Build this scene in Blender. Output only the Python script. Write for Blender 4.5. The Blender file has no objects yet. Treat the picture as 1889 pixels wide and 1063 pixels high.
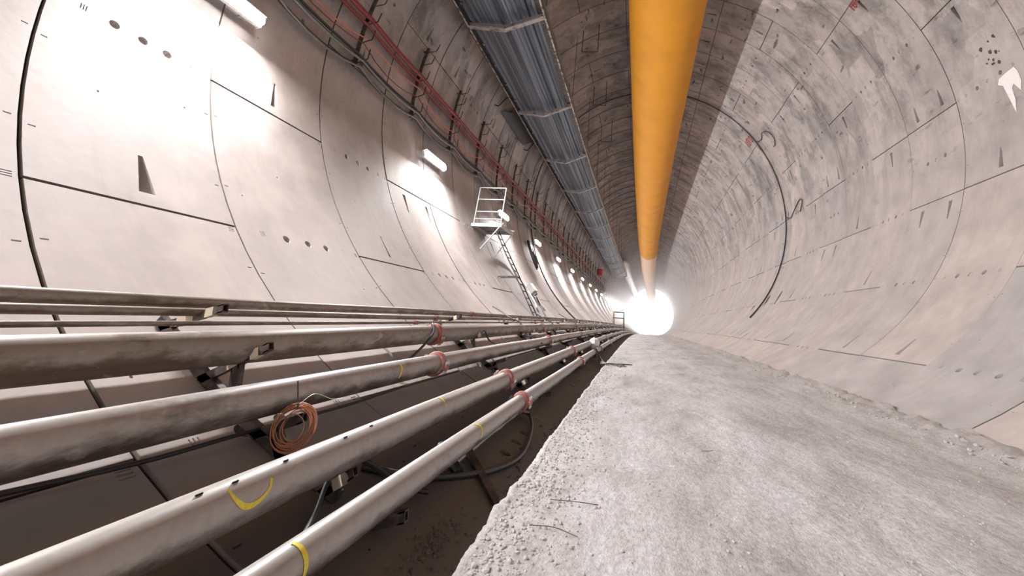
import bpy, bmesh, math, random
from math import sin, cos, pi, radians, sqrt, atan2, hypot
from mathutils import Vector, Matrix, noise
from mathutils.geometry import delaunay_2d_cdt

random.seed(7)
scene = bpy.context.scene
COL = scene.collection

# ------------------------------------------------------------------ camera
EYE = 0.842                       # eye height over the road (m)
cam_data = bpy.data.cameras.new('camera')
cam_data.sensor_width = 36.0
cam_data.lens = 762.0 / 1889.0 * 36.0
cam_data.shift_x = -(1112.0 - 944.5) / 1889.0
cam_data.shift_y = -(531.5 - 128.0) / 1889.0
cam_data.clip_start = 0.05
cam_data.clip_end = 600
cam = bpy.data.objects.new('camera', cam_data)
COL.objects.link(cam)
_d = Vector((1172.9 - 1112.0, 591.9 - 128.0, 762.0)).normalized()      # tunnel axis in camera axes (x right, y down, z forward)
_up = Vector((0, -1, 0)); _v = (_up - _d * _up.dot(_d)).normalized(); _u = _d.cross(_v)
right = Vector((_u[0], _d[0], _v[0])); down = Vector((_u[1], _d[1], _v[1])); fwd = Vector((_u[2], _d[2], _v[2]))
M = Matrix((right, -down, -fwd)).transposed().to_4x4()
M.translation = Vector((0, 0, EYE))
cam.matrix_world = M
scene.camera = cam

# ------------------------------------------------------------------ world, exposure
world = bpy.data.worlds.new('world'); scene.world = world
world.use_nodes = True
bg = world.node_tree.nodes['Background']
bg.inputs[0].default_value = (0.93, 0.96, 1.0, 1)
bg.inputs[1].default_value = 8.0
scene.view_settings.view_transform = 'Standard'
scene.view_settings.look = 'None'
scene.view_settings.exposure = 0.0
scene.view_settings.gamma = 1.0
scene.view_settings.use_curve_mapping = False
scene.cycles.max_bounces = 7
scene.cycles.diffuse_bounces = 5
scene.cycles.glossy_bounces = 3
scene.cycles.volume_bounces = 1
LAMP_W = 455.0
LAMP_COL = (1.0, 0.962, 0.955)
HAZE = 0.016

# ------------------------------------------------------------------ tunnel coordinates
R = 6.6
CX, CZ = 0.792, 5.4186            # circle centre relative to the eye line
B1, B2 = 0.00018, 0.000156        # the tunnel bends slightly to the right and dips
RL = 2.0064                       # ring length
S_END = 146.0
S_BACK = -42.0

def W(X, s, Z):
    q = s * s if s > 0 else 0.0
    return Vector((X + B1 * q, s, Z + EYE - B2 * q))

def wall(theta, s, off=0.0):      # point on the lining; theta in degrees from the crown, + to the right; off = distance inwards
    t = radians(theta)
    return W(CX + (R - off) * sin(t), s, CZ + (R - off) * cos(t))

def wall_s(theta, off=0.0):
    t = radians(theta)
    return CX + (R - off) * sin(t), CZ + (R - off) * cos(t)

# ------------------------------------------------------------------ materials
def nt(name):
    m = bpy.data.materials.new(name); m.use_nodes = True
    t = m.node_tree
    return m, t, t.nodes['Principled BSDF']

def link(t, a, b): t.links.new(a, b)

def simple(name, col, rough=0.6, metal=0.0, nscale=12.0, namt=0.25, bump=0.15, dirt=None, dscale=3.0, dlo=0.5, dhi=0.68):
    m, t, b = nt(name)
    tc = t.nodes.new('ShaderNodeNewGeometry')
    n1 = t.nodes.new('ShaderNodeTexNoise'); n1.inputs['Scale'].default_value = nscale; n1.inputs['Detail'].default_value = 5
    link(t, tc.outputs['Position'], n1.inputs['Vector'])
    r = t.nodes.new('ShaderNodeMapRange'); r.inputs[3].default_value = 1 - namt; r.inputs[4].default_value = 1 + namt
    link(t, n1.outputs[0], r.inputs[0])
    mx = t.nodes.new('ShaderNodeMix'); mx.data_type = 'RGBA'; mx.blend_type = 'MULTIPLY'; mx.inputs[0].default_value = 1
    mx.inputs[6].default_value = (*col, 1)
    link(t, r.outputs[0], mx.inputs[7])
    out = mx.outputs[2]
    if dirt:
        n2 = t.nodes.new('ShaderNodeTexNoise'); n2.inputs['Scale'].default_value = dscale; n2.inputs['Detail'].default_value = 6
        link(t, tc.outputs['Position'], n2.inputs['Vector'])
        rr = t.nodes.new('ShaderNodeMapRange'); rr.inputs[1].default_value = dlo; rr.inputs[2].default_value = dhi
        link(t, n2.outputs[0], rr.inputs[0])
        m2 = t.nodes.new('ShaderNodeMix'); m2.data_type = 'RGBA'
        link(t, rr.outputs[0], m2.inputs[0]); link(t, out, m2.inputs[6]); m2.inputs[7].default_value = (*dirt, 1)
        out = m2.outputs[2]
    link(t, out, b.inputs['Base Color'])
    b.inputs['Roughness'].default_value = rough; b.inputs['Metallic'].default_value = metal
    if bump:
        bp = t.nodes.new('ShaderNodeBump'); bp.inputs['Strength'].default_value = bump; bp.inputs['Distance'].default_value = 0.01
        link(t, n1.outputs[0], bp.inputs['Height']); link(t, bp.outputs[0], b.inputs['Normal'])
    return m

def emis(name, col, strength):
    m = bpy.data.materials.new(name); m.use_nodes = True
    t = m.node_tree; b = t.nodes['Principled BSDF']
    b.inputs['Base Color'].default_value = (*col, 1)
    b.inputs['Emission Color'].default_value = (*col, 1); b.inputs['Emission Strength'].default_value = strength
    return m

def ramp(t, stops):
    r = t.nodes.new('ShaderNodeValToRGB'); e = r.color_ramp.elements
    e[0].position = stops[0][0]; e[0].color = (*stops[0][1], 1)
    e[1].position = stops[-1][0]; e[1].color = (*stops[-1][1], 1)
    for p, c in stops[1:-1]:
        x = e.new(p); x.color = (*c, 1)
    return r

def concrete():
    m, t, b = nt('precast_concrete')
    g = t.nodes.new('ShaderNodeNewGeometry'); oi = t.nodes.new('ShaderNodeObjectInfo')
    base = ramp(t, [(0.0, (0.42, 0.38, 0.37)), (0.25, (0.475, 0.42, 0.395)), (0.45, (0.445, 0.405, 0.395)), (0.7, (0.49, 0.435, 0.41)), (1.0, (0.41, 0.385, 0.38))])
    link(t, oi.outputs['Random'], base.inputs[0])
    # fine cloudiness
    n1 = t.nodes.new('ShaderNodeTexNoise'); n1.inputs['Scale'].default_value = 1.6; n1.inputs['Detail'].default_value = 7; n1.inputs['Roughness'].default_value = 0.62
    link(t, g.outputs['Position'], n1.inputs['Vector'])
    r1 = t.nodes.new('ShaderNodeMapRange'); r1.inputs[1].default_value = .28; r1.inputs[2].default_value = .72; r1.inputs[3].default_value = 0.80; r1.inputs[4].default_value = 1.14
    link(t, n1.outputs[0], r1.inputs[0])
    mx = t.nodes.new('ShaderNodeMix'); mx.data_type = 'RGBA'; mx.blend_type = 'MULTIPLY'; mx.inputs[0].default_value = 1
    link(t, base.outputs[0], mx.inputs[6]); link(t, r1.outputs[0], mx.inputs[7])
    # streaks that run down the lining: noise squeezed along the tunnel, stretched vertically
    mp = t.nodes.new('ShaderNodeMapping'); mp.inputs['Scale'].default_value = (0.7, 6.5, 0.55)
    link(t, g.outputs['Position'], mp.inputs['Vector'])
    n2 = t.nodes.new('ShaderNodeTexNoise'); n2.inputs['Scale'].default_value = 1.0; n2.inputs['Detail'].default_value = 4
    link(t, mp.outputs[0], n2.inputs['Vector'])
    r2 = t.nodes.new('ShaderNodeMapRange'); r2.inputs[1].default_value = .54; r2.inputs[2].default_value = .72
    link(t, n2.outputs[0], r2.inputs[0])
    # soiling grows towards the crown and is patchy
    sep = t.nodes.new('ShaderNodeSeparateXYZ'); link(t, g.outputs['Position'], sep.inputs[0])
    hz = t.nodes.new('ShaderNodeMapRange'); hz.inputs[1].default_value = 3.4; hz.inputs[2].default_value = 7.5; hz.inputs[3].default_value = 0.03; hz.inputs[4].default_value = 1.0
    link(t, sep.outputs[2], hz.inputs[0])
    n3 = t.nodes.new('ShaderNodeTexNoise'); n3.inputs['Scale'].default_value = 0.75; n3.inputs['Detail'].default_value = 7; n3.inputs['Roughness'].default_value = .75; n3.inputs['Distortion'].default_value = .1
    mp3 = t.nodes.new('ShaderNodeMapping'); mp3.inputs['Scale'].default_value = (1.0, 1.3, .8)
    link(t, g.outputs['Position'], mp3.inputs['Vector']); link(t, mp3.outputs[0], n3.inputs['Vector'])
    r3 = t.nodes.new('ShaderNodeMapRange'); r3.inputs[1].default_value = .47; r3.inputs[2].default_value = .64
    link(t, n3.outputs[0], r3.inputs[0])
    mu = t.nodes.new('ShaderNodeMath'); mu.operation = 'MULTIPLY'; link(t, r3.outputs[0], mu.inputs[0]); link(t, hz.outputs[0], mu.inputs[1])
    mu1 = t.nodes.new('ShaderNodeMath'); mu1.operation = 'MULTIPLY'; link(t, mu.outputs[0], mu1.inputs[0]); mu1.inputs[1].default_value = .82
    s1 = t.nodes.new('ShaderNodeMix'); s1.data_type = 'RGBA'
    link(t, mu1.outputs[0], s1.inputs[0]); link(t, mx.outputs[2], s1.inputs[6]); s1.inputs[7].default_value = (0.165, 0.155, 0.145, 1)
    # squarish patches left by old repairs and formwork, mostly high up
    vo = t.nodes.new('ShaderNodeTexVoronoi'); vo.distance = 'CHEBYCHEV'; vo.inputs['Scale'].default_value = 1.05
    mpv = t.nodes.new('ShaderNodeMapping'); mpv.inputs['Scale'].default_value = (.8, 1.0, .8); mpv.inputs['Rotation'].default_value = (0, .7, 0)
    link(t, g.outputs['Position'], mpv.inputs['Vector']); link(t, mpv.outputs[0], vo.inputs['Vector'])
    sv = t.nodes.new('ShaderNodeSeparateColor'); link(t, vo.outputs['Color'], sv.inputs[0])
    rv = t.nodes.new('ShaderNodeMapRange'); rv.inputs[3].default_value = .74; rv.inputs[4].default_value = 1.12; link(t, sv.outputs[0], rv.inputs[0])
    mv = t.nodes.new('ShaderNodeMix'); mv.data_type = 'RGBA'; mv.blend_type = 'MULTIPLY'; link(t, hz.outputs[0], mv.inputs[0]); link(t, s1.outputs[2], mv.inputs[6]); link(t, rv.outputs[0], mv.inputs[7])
    mu2 = t.nodes.new('ShaderNodeMath'); mu2.operation = 'MULTIPLY'; link(t, r2.outputs[0], mu2.inputs[0]); mu2.inputs[1].default_value = .13
    s2 = t.nodes.new('ShaderNodeMix'); s2.data_type = 'RGBA'
    link(t, mu2.outputs[0], s2.inputs[0]); link(t, mv.outputs[2], s2.inputs[6]); s2.inputs[7].default_value = (0.21, 0.18, 0.165, 1)
    # scattered narrow scuffs, mostly high up
    mp4 = t.nodes.new('ShaderNodeMapping'); mp4.inputs['Scale'].default_value = (3.2, 1.1, 3.2); mp4.inputs['Rotation'].default_value = (.4, .2, .1)
    link(t, g.outputs['Position'], mp4.inputs['Vector'])
    n5 = t.nodes.new('ShaderNodeTexNoise'); n5.inputs['Scale'].default_value = 1.1; n5.inputs['Detail'].default_value = 3; link(t, mp4.outputs[0], n5.inputs['Vector'])
    r5 = t.nodes.new('ShaderNodeMapRange'); r5.inputs[1].default_value = .655; r5.inputs[2].default_value = .72
    link(t, n5.outputs[0], r5.inputs[0])
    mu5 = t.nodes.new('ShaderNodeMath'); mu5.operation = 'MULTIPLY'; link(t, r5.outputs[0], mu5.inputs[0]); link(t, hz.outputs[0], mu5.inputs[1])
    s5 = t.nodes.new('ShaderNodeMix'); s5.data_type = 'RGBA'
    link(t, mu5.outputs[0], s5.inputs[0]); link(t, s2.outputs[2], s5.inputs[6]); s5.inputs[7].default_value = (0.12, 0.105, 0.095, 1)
    # brown silt in the bottom of the invert, its colour darkened for trench shade too
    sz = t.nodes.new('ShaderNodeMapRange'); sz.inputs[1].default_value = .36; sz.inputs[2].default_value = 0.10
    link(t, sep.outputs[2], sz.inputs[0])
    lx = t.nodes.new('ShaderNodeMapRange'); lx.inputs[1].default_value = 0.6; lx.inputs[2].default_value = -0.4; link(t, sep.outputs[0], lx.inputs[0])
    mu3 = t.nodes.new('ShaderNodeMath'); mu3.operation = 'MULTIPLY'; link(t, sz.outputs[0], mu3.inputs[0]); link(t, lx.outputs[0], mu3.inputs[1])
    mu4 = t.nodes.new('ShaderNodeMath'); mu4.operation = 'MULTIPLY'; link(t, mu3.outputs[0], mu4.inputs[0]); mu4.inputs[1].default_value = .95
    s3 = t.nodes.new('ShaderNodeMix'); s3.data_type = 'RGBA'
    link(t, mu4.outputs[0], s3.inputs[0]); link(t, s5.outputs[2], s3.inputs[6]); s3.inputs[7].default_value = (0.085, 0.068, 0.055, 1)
    link(t, s3.outputs[2], b.inputs['Base Color'])
    rr = t.nodes.new('ShaderNodeMapRange'); rr.inputs[3].default_value = .62; rr.inputs[4].default_value = .9; link(t, n1.outputs[0], rr.inputs[0]); link(t, rr.outputs[0], b.inputs['Roughness'])
    n4 = t.nodes.new('ShaderNodeTexNoise'); n4.inputs['Scale'].default_value = 9; n4.inputs['Detail'].default_value = 5
    link(t, g.outputs['Position'], n4.inputs['Vector'])
    bp = t.nodes.new('ShaderNodeBump'); bp.inputs['Strength'].default_value = .22; bp.inputs['Distance'].default_value = 0.012
    link(t, n4.outputs[0], bp.inputs['Height']); link(t, bp.outputs[0], b.inputs['Normal'])
    return m

def road_mat():
    m, t, b = nt('compacted_road')
    g = t.nodes.new('ShaderNodeNewGeometry')
    def nz(scale, det, sc=(1, 1, 1), rough=.6, dist=0.0):
        mp = t.nodes.new('ShaderNodeMapping'); mp.inputs['Scale'].default_value = sc; link(t, g.outputs['Position'], mp.inputs['Vector'])
        n = t.nodes.new('ShaderNodeTexNoise'); n.inputs['Scale'].default_value = scale; n.inputs['Detail'].default_value = det; n.inputs['Roughness'].default_value = rough; n.inputs['Distortion'].default_value = dist
        link(t, mp.outputs[0], n.inputs['Vector']); return n.outputs[0]
    a = nz(1.3, 8, (1.3, .5, 1), .66, .4)
    rp = ramp(t, [(.30, (0.33, 0.305, 0.295)), (.42, (0.44, 0.425, 0.425)), (.54, (0.53, 0.525, 0.535)), (.72, (0.62, 0.62, 0.64))])
    link(t, a, rp.inputs[0])
    c = nz(26, 6, (1, 1, 1), .7)
    r = t.nodes.new('ShaderNodeMapRange'); r.inputs[1].default_value = .3; r.inputs[2].default_value = .7; r.inputs[3].default_value = .68; r.inputs[4].default_value = 1.14; link(t, c, r.inputs[0])
    mx = t.nodes.new('ShaderNodeMix'); mx.data_type = 'RGBA'; mx.blend_type = 'MULTIPLY'; mx.inputs[0].default_value = 1
    link(t, rp.outputs[0], mx.inputs[6]); link(t, r.outputs[0], mx.inputs[7])
    # brown silt towards the right hand edge and in blotches
    sep = t.nodes.new('ShaderNodeSeparateXYZ'); link(t, g.outputs['Position'], sep.inputs[0])
    q = t.nodes.new('ShaderNodeMapRange'); q.inputs[1].default_value = 1.5; q.inputs[2].default_value = 3.0; link(t, sep.outputs[0], q.inputs[0])
    bl = nz(2.6, 6, (1.2, .55, 1), .65, .3)
    q2 = t.nodes.new('ShaderNodeMapRange'); q2.inputs[1].default_value = .56; q2.inputs[2].default_value = .70; link(t, bl, q2.inputs[0])
    ad = t.nodes.new('ShaderNodeMath'); ad.operation = 'MAXIMUM'; link(t, q.outputs[0], ad.inputs[0]); link(t, q2.outputs[0], ad.inputs[1])
    ml = t.nodes.new('ShaderNodeMath'); ml.operation = 'MULTIPLY'; link(t, ad.outputs[0], ml.inputs[0]); ml.inputs[1].default_value = .55
    s = t.nodes.new('ShaderNodeMix'); s.data_type = 'RGBA'
    link(t, ml.outputs[0], s.inputs[0]); link(t, mx.outputs[2], s.inputs[6]); s.inputs[7].default_value = (0.36, 0.315, 0.29, 1)
    # dark crumbs pressed into the surface, gathered in lengthwise drifts
    cr = nz(38, 3, (1.3, .8, 1), .6); dr = nz(2.2, 5, (2.2, .35, 1), .6)
    qa = t.nodes.new('ShaderNodeMapRange'); qa.inputs[1].default_value = .60; qa.inputs[2].default_value = .68; link(t, cr, qa.inputs[0])
    qb = t.nodes.new('ShaderNodeMapRange'); qb.inputs[1].default_value = .42; qb.inputs[2].default_value = .62; link(t, dr, qb.inputs[0])
    qm = t.nodes.new('ShaderNodeMath'); qm.operation = 'MULTIPLY'; link(t, qa.outputs[0], qm.inputs[0]); link(t, qb.outputs[0], qm.inputs[1])
    qn = t.nodes.new('ShaderNodeMath'); qn.operation = 'MULTIPLY'; link(t, qm.outputs[0], qn.inputs[0]); qn.inputs[1].default_value = .75
    s9 = t.nodes.new('ShaderNodeMix'); s9.data_type = 'RGBA'; link(t, qn.outputs[0], s9.inputs[0]); link(t, s.outputs[2], s9.inputs[6]); s9.inputs[7].default_value = (.24, .215, .20, 1)
    link(t, s9.outputs[2], b.inputs['Base Color'])
    b.inputs['Roughness'].default_value = .82
    bn = nz(60, 6, (1, 1, 1), .7)
    bp = t.nodes.new('ShaderNodeBump'); bp.inputs['Strength'].default_value = .55; bp.inputs['Distance'].default_value = 0.012
    link(t, bn, bp.inputs['Height'])
    bn2 = nz(9, 5, (1.4, .7, 1), .65)
    bp2 = t.nodes.new('ShaderNodeBump'); bp2.inputs['Strength'].default_value = .5; bp2.inputs['Distance'].default_value = 0.03
    link(t, bn2, bp2.inputs['Height']); link(t, bp2.outputs[0], bp.inputs['Normal']); link(t, bp.outputs[0], b.inputs['Normal'])
    return m

def pipe_mat(name, col, rust, amt_lo=.52, amt_hi=.7, rough=.42, metal=.25):
    m, t, b = nt(name)
    g = t.nodes.new('ShaderNodeNewGeometry')
    mp = t.nodes.new('ShaderNodeMapping'); mp.inputs['Scale'].default_value = (2.2, .7, 2.2); link(t, g.outputs['Position'], mp.inputs['Vector'])
    n = t.nodes.new('ShaderNodeTexNoise'); n.inputs['Scale'].default_value = 3.5; n.inputs['Detail'].default_value = 8; n.inputs['Roughness'].default_value = .7; link(t, mp.outputs[0], n.inputs['Vector'])
    # rust colour spreads further on the underside, less on top: by the surface's facing
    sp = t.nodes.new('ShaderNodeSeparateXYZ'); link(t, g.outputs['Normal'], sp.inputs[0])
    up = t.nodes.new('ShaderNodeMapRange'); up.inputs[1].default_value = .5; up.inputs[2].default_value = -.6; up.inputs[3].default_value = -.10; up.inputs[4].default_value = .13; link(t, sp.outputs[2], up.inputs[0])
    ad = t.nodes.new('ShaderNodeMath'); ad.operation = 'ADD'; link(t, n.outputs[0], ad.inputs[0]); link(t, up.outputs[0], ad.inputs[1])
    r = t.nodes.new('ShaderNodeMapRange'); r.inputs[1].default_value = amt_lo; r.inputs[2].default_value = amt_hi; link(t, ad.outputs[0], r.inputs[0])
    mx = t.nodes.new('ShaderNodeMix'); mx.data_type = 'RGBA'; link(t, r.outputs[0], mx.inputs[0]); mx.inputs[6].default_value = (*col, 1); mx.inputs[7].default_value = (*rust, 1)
    n2 = t.nodes.new('ShaderNodeTexNoise'); n2.inputs['Scale'].default_value = 30; n2.inputs['Detail'].default_value = 4; link(t, g.outputs['Position'], n2.inputs['Vector'])
    r2 = t.nodes.new('ShaderNodeMapRange'); r2.inputs[3].default_value = .82; r2.inputs[4].default_value = 1.15; link(t, n2.outputs[0], r2.inputs[0])
    m2 = t.nodes.new('ShaderNodeMix'); m2.data_type = 'RGBA'; m2.blend_type = 'MULTIPLY'; m2.inputs[0].default_value = 1
    link(t, mx.outputs[2], m2.inputs[6]); link(t, r2.outputs[0], m2.inputs[7])
    # pale dried splashes
    mp3 = t.nodes.new('ShaderNodeMapping'); mp3.inputs['Scale'].default_value = (5, 1.6, 5); mp3.inputs['Location'].default_value = (3, 5, 1); link(t, g.outputs['Position'], mp3.inputs['Vector'])
    n3 = t.nodes.new('ShaderNodeTexNoise'); n3.inputs['Scale'].default_value = 2.3; n3.inputs['Detail'].default_value = 6; n3.inputs['Distortion'].default_value = 1.2; link(t, mp3.outputs[0], n3.inputs['Vector'])
    r3 = t.nodes.new('ShaderNodeMapRange'); r3.inputs[1].default_value = .63; r3.inputs[2].default_value = .70; r3.inputs[4].default_value = .5; link(t, n3.outputs[0], r3.inputs[0])
    m3 = t.nodes.new('ShaderNodeMix'); m3.data_type = 'RGBA'; link(t, r3.outputs[0], m3.inputs[0]); link(t, m2.outputs[2], m3.inputs[6]); m3.inputs[7].default_value = (.5, .46, .42, 1)
    link(t, m3.outputs[2], b.inputs['Base Color'])
    b.inputs['Roughness'].default_value = rough; b.inputs['Metallic'].default_value = metal
    bp = t.nodes.new('ShaderNodeBump'); bp.inputs['Strength'].default_value = .15; bp.inputs['Distance'].default_value = .005; link(t, n.outputs[0], bp.inputs['Height']); link(t, bp.outputs[0], b.inputs['Normal'])
    return m

MAT = {}
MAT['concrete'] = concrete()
MAT['road'] = road_mat()
MAT['grout'] = simple('dark_joint_gasket', (.055, .048, .044), .9, 0, 8, .3, .1)
MAT['joint_edge'] = simple('stained_joint_edge', (.15, .13, .115), .85, 0, 3, .45, .1)
MAT['stone'] = simple('crushed_stone', (.44, .42, .405), .85, 0, 22, .35, .3)
MAT['mud'] = simple('brown_silt', (.075, .06, .05), .75, 0, 6, .3, .5)
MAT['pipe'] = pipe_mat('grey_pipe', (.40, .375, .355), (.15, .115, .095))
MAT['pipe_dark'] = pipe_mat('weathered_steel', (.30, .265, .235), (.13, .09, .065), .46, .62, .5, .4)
MAT['clamp'] = simple('red_primed_clamp', (.34, .085, .07), .55, .1, 25, .3, .2, dirt=(.33, .26, .23), dscale=18, dlo=.45, dhi=.62)
MAT['bolt'] = simple('galvanised_bolt', (.55, .54, .53), .35, .8, 30, .15, .1)
MAT['black_steel'] = simple('black_square_tube', (.045, .038, .035), .5, .3, 20, .35, .2, dirt=(.15, .11, .085), dscale=9)
MAT['tape'] = simple('pale_tape', (.62, .52, .40), .6, 0, 30, .2, .1)
MAT['hollow'] = simple('hollow_shade_and_chip', (.008, .008, .008), .9, 0, 10, .1, 0)
MAT['yellow_paint'] = simple('yellow_spray_paint', (.80, .66, .06), .6, 0, 50, .25, .1)
MAT['red_paint'] = simple('red_stencil_paint', (.30, .03, .02), .7, 0, 60, .3, 0)
MAT['white_paint'] = simple('white_grout_run', (.85, .83, .82), .7, 0, 20, .08, .3)
MAT['duct_yellow'] = simple('yellow_fabric_duct', (.72, .30, .010), .7, 0, .9, .10, .12, dirt=(.54, .225, .012), dscale=.5, dlo=.5, dhi=.9)
MAT['duct_pale'] = simple('dusty_orange_duct', (.80, .56, .38), .6, 0, 1.5, .15, .3)
MAT['cover_sheet'] = simple('corrugated_steel', (.30, .325, .365), .36, .55, 1.2, .22, .08, dirt=(.17, .185, .21), dscale=.9, dlo=.45, dhi=.75)
def sheet_mat():
    m, t, b = nt('corrugated_steel')
    g = t.nodes.new('ShaderNodeNewGeometry'); mp = t.nodes.new('ShaderNodeMapping'); mp.inputs['Scale'].default_value = (9, .10, 2.0); link(t, g.outputs['Position'], mp.inputs['Vector'])
    n = t.nodes.new('ShaderNodeTexNoise'); n.inputs['Scale'].default_value = 1.0; n.inputs['Detail'].default_value = 5; link(t, mp.outputs[0], n.inputs['Vector'])
    r = ramp(t, [(.30, (.05, .058, .07)), (.45, (.11, .125, .15)), (.56, (.18, .205, .245)), (.72, (.34, .37, .41))]); link(t, n.outputs[0], r.inputs[0])
    link(t, r.outputs[0], b.inputs['Base Color']); b.inputs['Metallic'].default_value = .45; b.inputs['Roughness'].default_value = .36
    return m
MAT['sheet'] = sheet_mat()
MAT['beam'] = simple('galvanised_beam', (.46, .44, .43), .42, .45, 14, .25, .15, dirt=(.20, .16, .14), dscale=5, dlo=.52)
MAT['rail'] = simple('rusty_edge_angle', (.47, .42, .37), .55, .4, 18, .35, .2, dirt=(.12, .08, .06), dscale=7, dlo=.48, dhi=.58)
MAT['sheen_silver'] = simple('sheen_silver_tube', (.62, .63, .66), .28, .85, 2.5, .2, .8)
MAT['black_rubber'] = simple('black_rubber', (.022, .022, .022), .45, 0, 20, .2, .05)
MAT['grey_rubber'] = simple('grey_cable', (.05, .053, .055), .4, 0, 20, .2, .05)
MAT['pale_cable'] = simple('pale_cable', (.22, .235, .24), .45, 0, 20, .15, .05)
MAT['red_hose'] = simple('red_hose', (.27, .05, .06), .38, 0, 10, .2, .05)
MAT['orange_cable'] = simple('orange_cable', (.72, .25, .17), .4, 0, 15, .2, .05)
MAT['copper'] = simple('orange_wire', (.42, .17, .09), .4, .2, 30, .2, .05)
MAT['gal'] = simple('galvanised_tube', (.56, .57, .57), .38, .55, 18, .2, .1)
MAT['mesh_grey'] = simple('grey_tread_plate', (.27, .28, .29), .5, .4, 20, .3, .2)
MAT['white_plastic'] = simple('white_plastic', (.74, .74, .74), .45, 0, 10, .08, .05)
MAT['red_box'] = simple('red_painted_box', (.58, .04, .05), .45, 0, 10, .15, .05)
MAT['green_hose'] = simple('pale_green_hose', (.52, .60, .56), .45, 0, 10, .1, .05)
MAT['light'] = emis('lamp_opal_light', (1.0, .985, .97), 48.0)
MAT['grey_panel'] = simple('grey_sheet_panel', (.10, .10, .105), .55, .3, 8, .25, .1)

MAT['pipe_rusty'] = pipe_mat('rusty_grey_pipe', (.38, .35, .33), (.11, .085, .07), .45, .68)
# ------------------------------------------------------------------ mesh helpers
class MB:
    def __init__(s): s.v = []; s.f = []; s.smooth = []
    def add(s, vs, fs, sm=False):
        o = len(s.v); s.v += [tuple(v) for v in vs]
        for f in fs: s.f.append(tuple(i + o for i in f)); s.smooth.append(sm)
    def box(s, c, ax, ay, az):          # centre and three half-axis vectors
        c = Vector(c); ax, ay, az = Vector(ax), Vector(ay), Vector(az)
        vs = [c + ax * i + ay * j + az * k for i in (-1, 1) for j in (-1, 1) for k in (-1, 1)]
        fs = [(0, 1, 3, 2), (4, 6, 7, 5), (0, 4, 5, 1), (2, 3, 7, 6), (0, 2, 6, 4), (1, 5, 7, 3)]
        if ax.cross(ay).dot(az) < 0: fs = [tuple(reversed(f)) for f in fs]
        s.add(vs, fs)
    def bar(s, a, b, w, h=None, up=(0, 0, 1)):       # square bar from a to b
        a, b = Vector(a), Vector(b); d = b - a; L = d.length
        if L < 1e-6: return
        d.normalize(); h = h or w
        x = d.cross(Vector(up))
        if x.length < 1e-3: x = d.cross(Vector((1, 0, 0)))
        x.normalize(); y = x.cross(d)
        s.box((a + b) / 2, d * (L / 2), x * (w / 2), y * (h / 2))
    def tube(s, pts, r, n=8, caps=True, sm=True, closed=False):
        pts = [Vector(p) for p in pts]; N = len(pts); rings = []
        prev = None
        for i, p in enumerate(pts):
            if closed: t = pts[(i + 1) % N] - pts[i - 1]
            else: t = pts[min(i + 1, N - 1)] - pts[max(i - 1, 0)]
            t.normalize()
            if prev is None:
                x = t.cross(Vector((0, 0, 1)))
                if x.length < 1e-3: x = t.cross(Vector((1, 0, 0)))
            else: x = prev - t * prev.dot(t)
            x.normalize(); prev = x; y = t.cross(x)
            rr = r[i] if isinstance(r, (list, tuple)) else r
            rings.append([p + x * (rr * cos(2 * pi * k / n)) + y * (rr * sin(2 * pi * k / n)) for k in range(n)])
        vs = [v for ring in rings for v in ring]; fs = []
        for i in range(N if closed else N - 1):
            j = (i + 1) % N
            for k in range(n): fs.append((i * n + k, i * n + (k + 1) % n, j * n + (k + 1) % n, j * n + k))
        s.add(vs, fs, sm)
        if caps and not closed:
            s.add(rings[0], [tuple(range(n - 1, -1, -1))]); s.add(rings[-1], [tuple(range(n))])
    def obj(s, name, mat, parent=None):
        me = bpy.data.meshes.new(name); me.from_pydata(s.v, [], s.f)
        me.polygons.foreach_set('use_smooth', s.smooth); me.materials.append(MAT[mat] if isinstance(mat, str) else mat)
        me.update()
        o = bpy.data.objects.new(name, me); COL.objects.link(o)
        if parent: o.parent = parent; o.matrix_parent_inverse = Matrix.Identity(4)
        return o

class Part(MB):
    """mesh whose vertices are given in world space and stored relative to its thing's base"""
    def at(s, name, mat, thing):
        q = thing.matrix_world.translation if thing.parent is None else thing.parent_type and Vector(thing.get('_base', (0, 0, 0)))
        q = Vector(thing['_base']) if '_base' in thing else Vector(thing.location)
        s.v = [tuple(Vector(v) - q) for v in s.v]
        o = s.obj(name, mat, thing); o['_base'] = list(q)
        return o

def tag(o, label=None, cat=None, group=None, kind=None):
    if label: o['label'] = label
    if cat: o['category'] = cat
    if group: o['group'] = group
    if kind: o['kind'] = kind
    return o

def empty(name, loc=(0, 0, 0), label=None, cat=None, group=None, kind=None):
    o = bpy.data.objects.new(name, None); o.empty_display_size = .1; o.location = loc; COL.objects.link(o)
    o['_base'] = list(loc)
    return tag(o, label, cat, group, kind)

def relink(src, loc, label=None, group=None, rot=None):       # a copy of a thing with its parts and sub-parts
    r = src.copy(); COL.objects.link(r); r.location = loc
    if rot is not None: r.rotation_euler = rot
    if label: r['label'] = label
    if group: r['group'] = group
    for ch in src.children:
        c = ch.copy(); COL.objects.link(c); c.parent = r
        for g in ch.children:
            d = g.copy(); COL.objects.link(d); d.parent = c
    return r

def smoothpath(pts, n=6):         # Catmull-Rom
    pts = [Vector(p) for p in pts]; out = []
    P = [pts[0] * 2 - pts[1]] + pts + [pts[-1] * 2 - pts[-2]]
    for i in range(1, len(P) - 2):
        for k in range(n):
            t = k / n
            out.append(0.5 * ((2 * P[i]) + (P[i + 1] - P[i - 1]) * t + (2 * P[i - 1] - 5 * P[i] + 4 * P[i + 1] - P[i + 2]) * t * t + (3 * P[i] - P[i - 1] - 3 * P[i + 1] + P[i + 2]) * t ** 3))
    out.append(pts[-1]); return out

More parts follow.
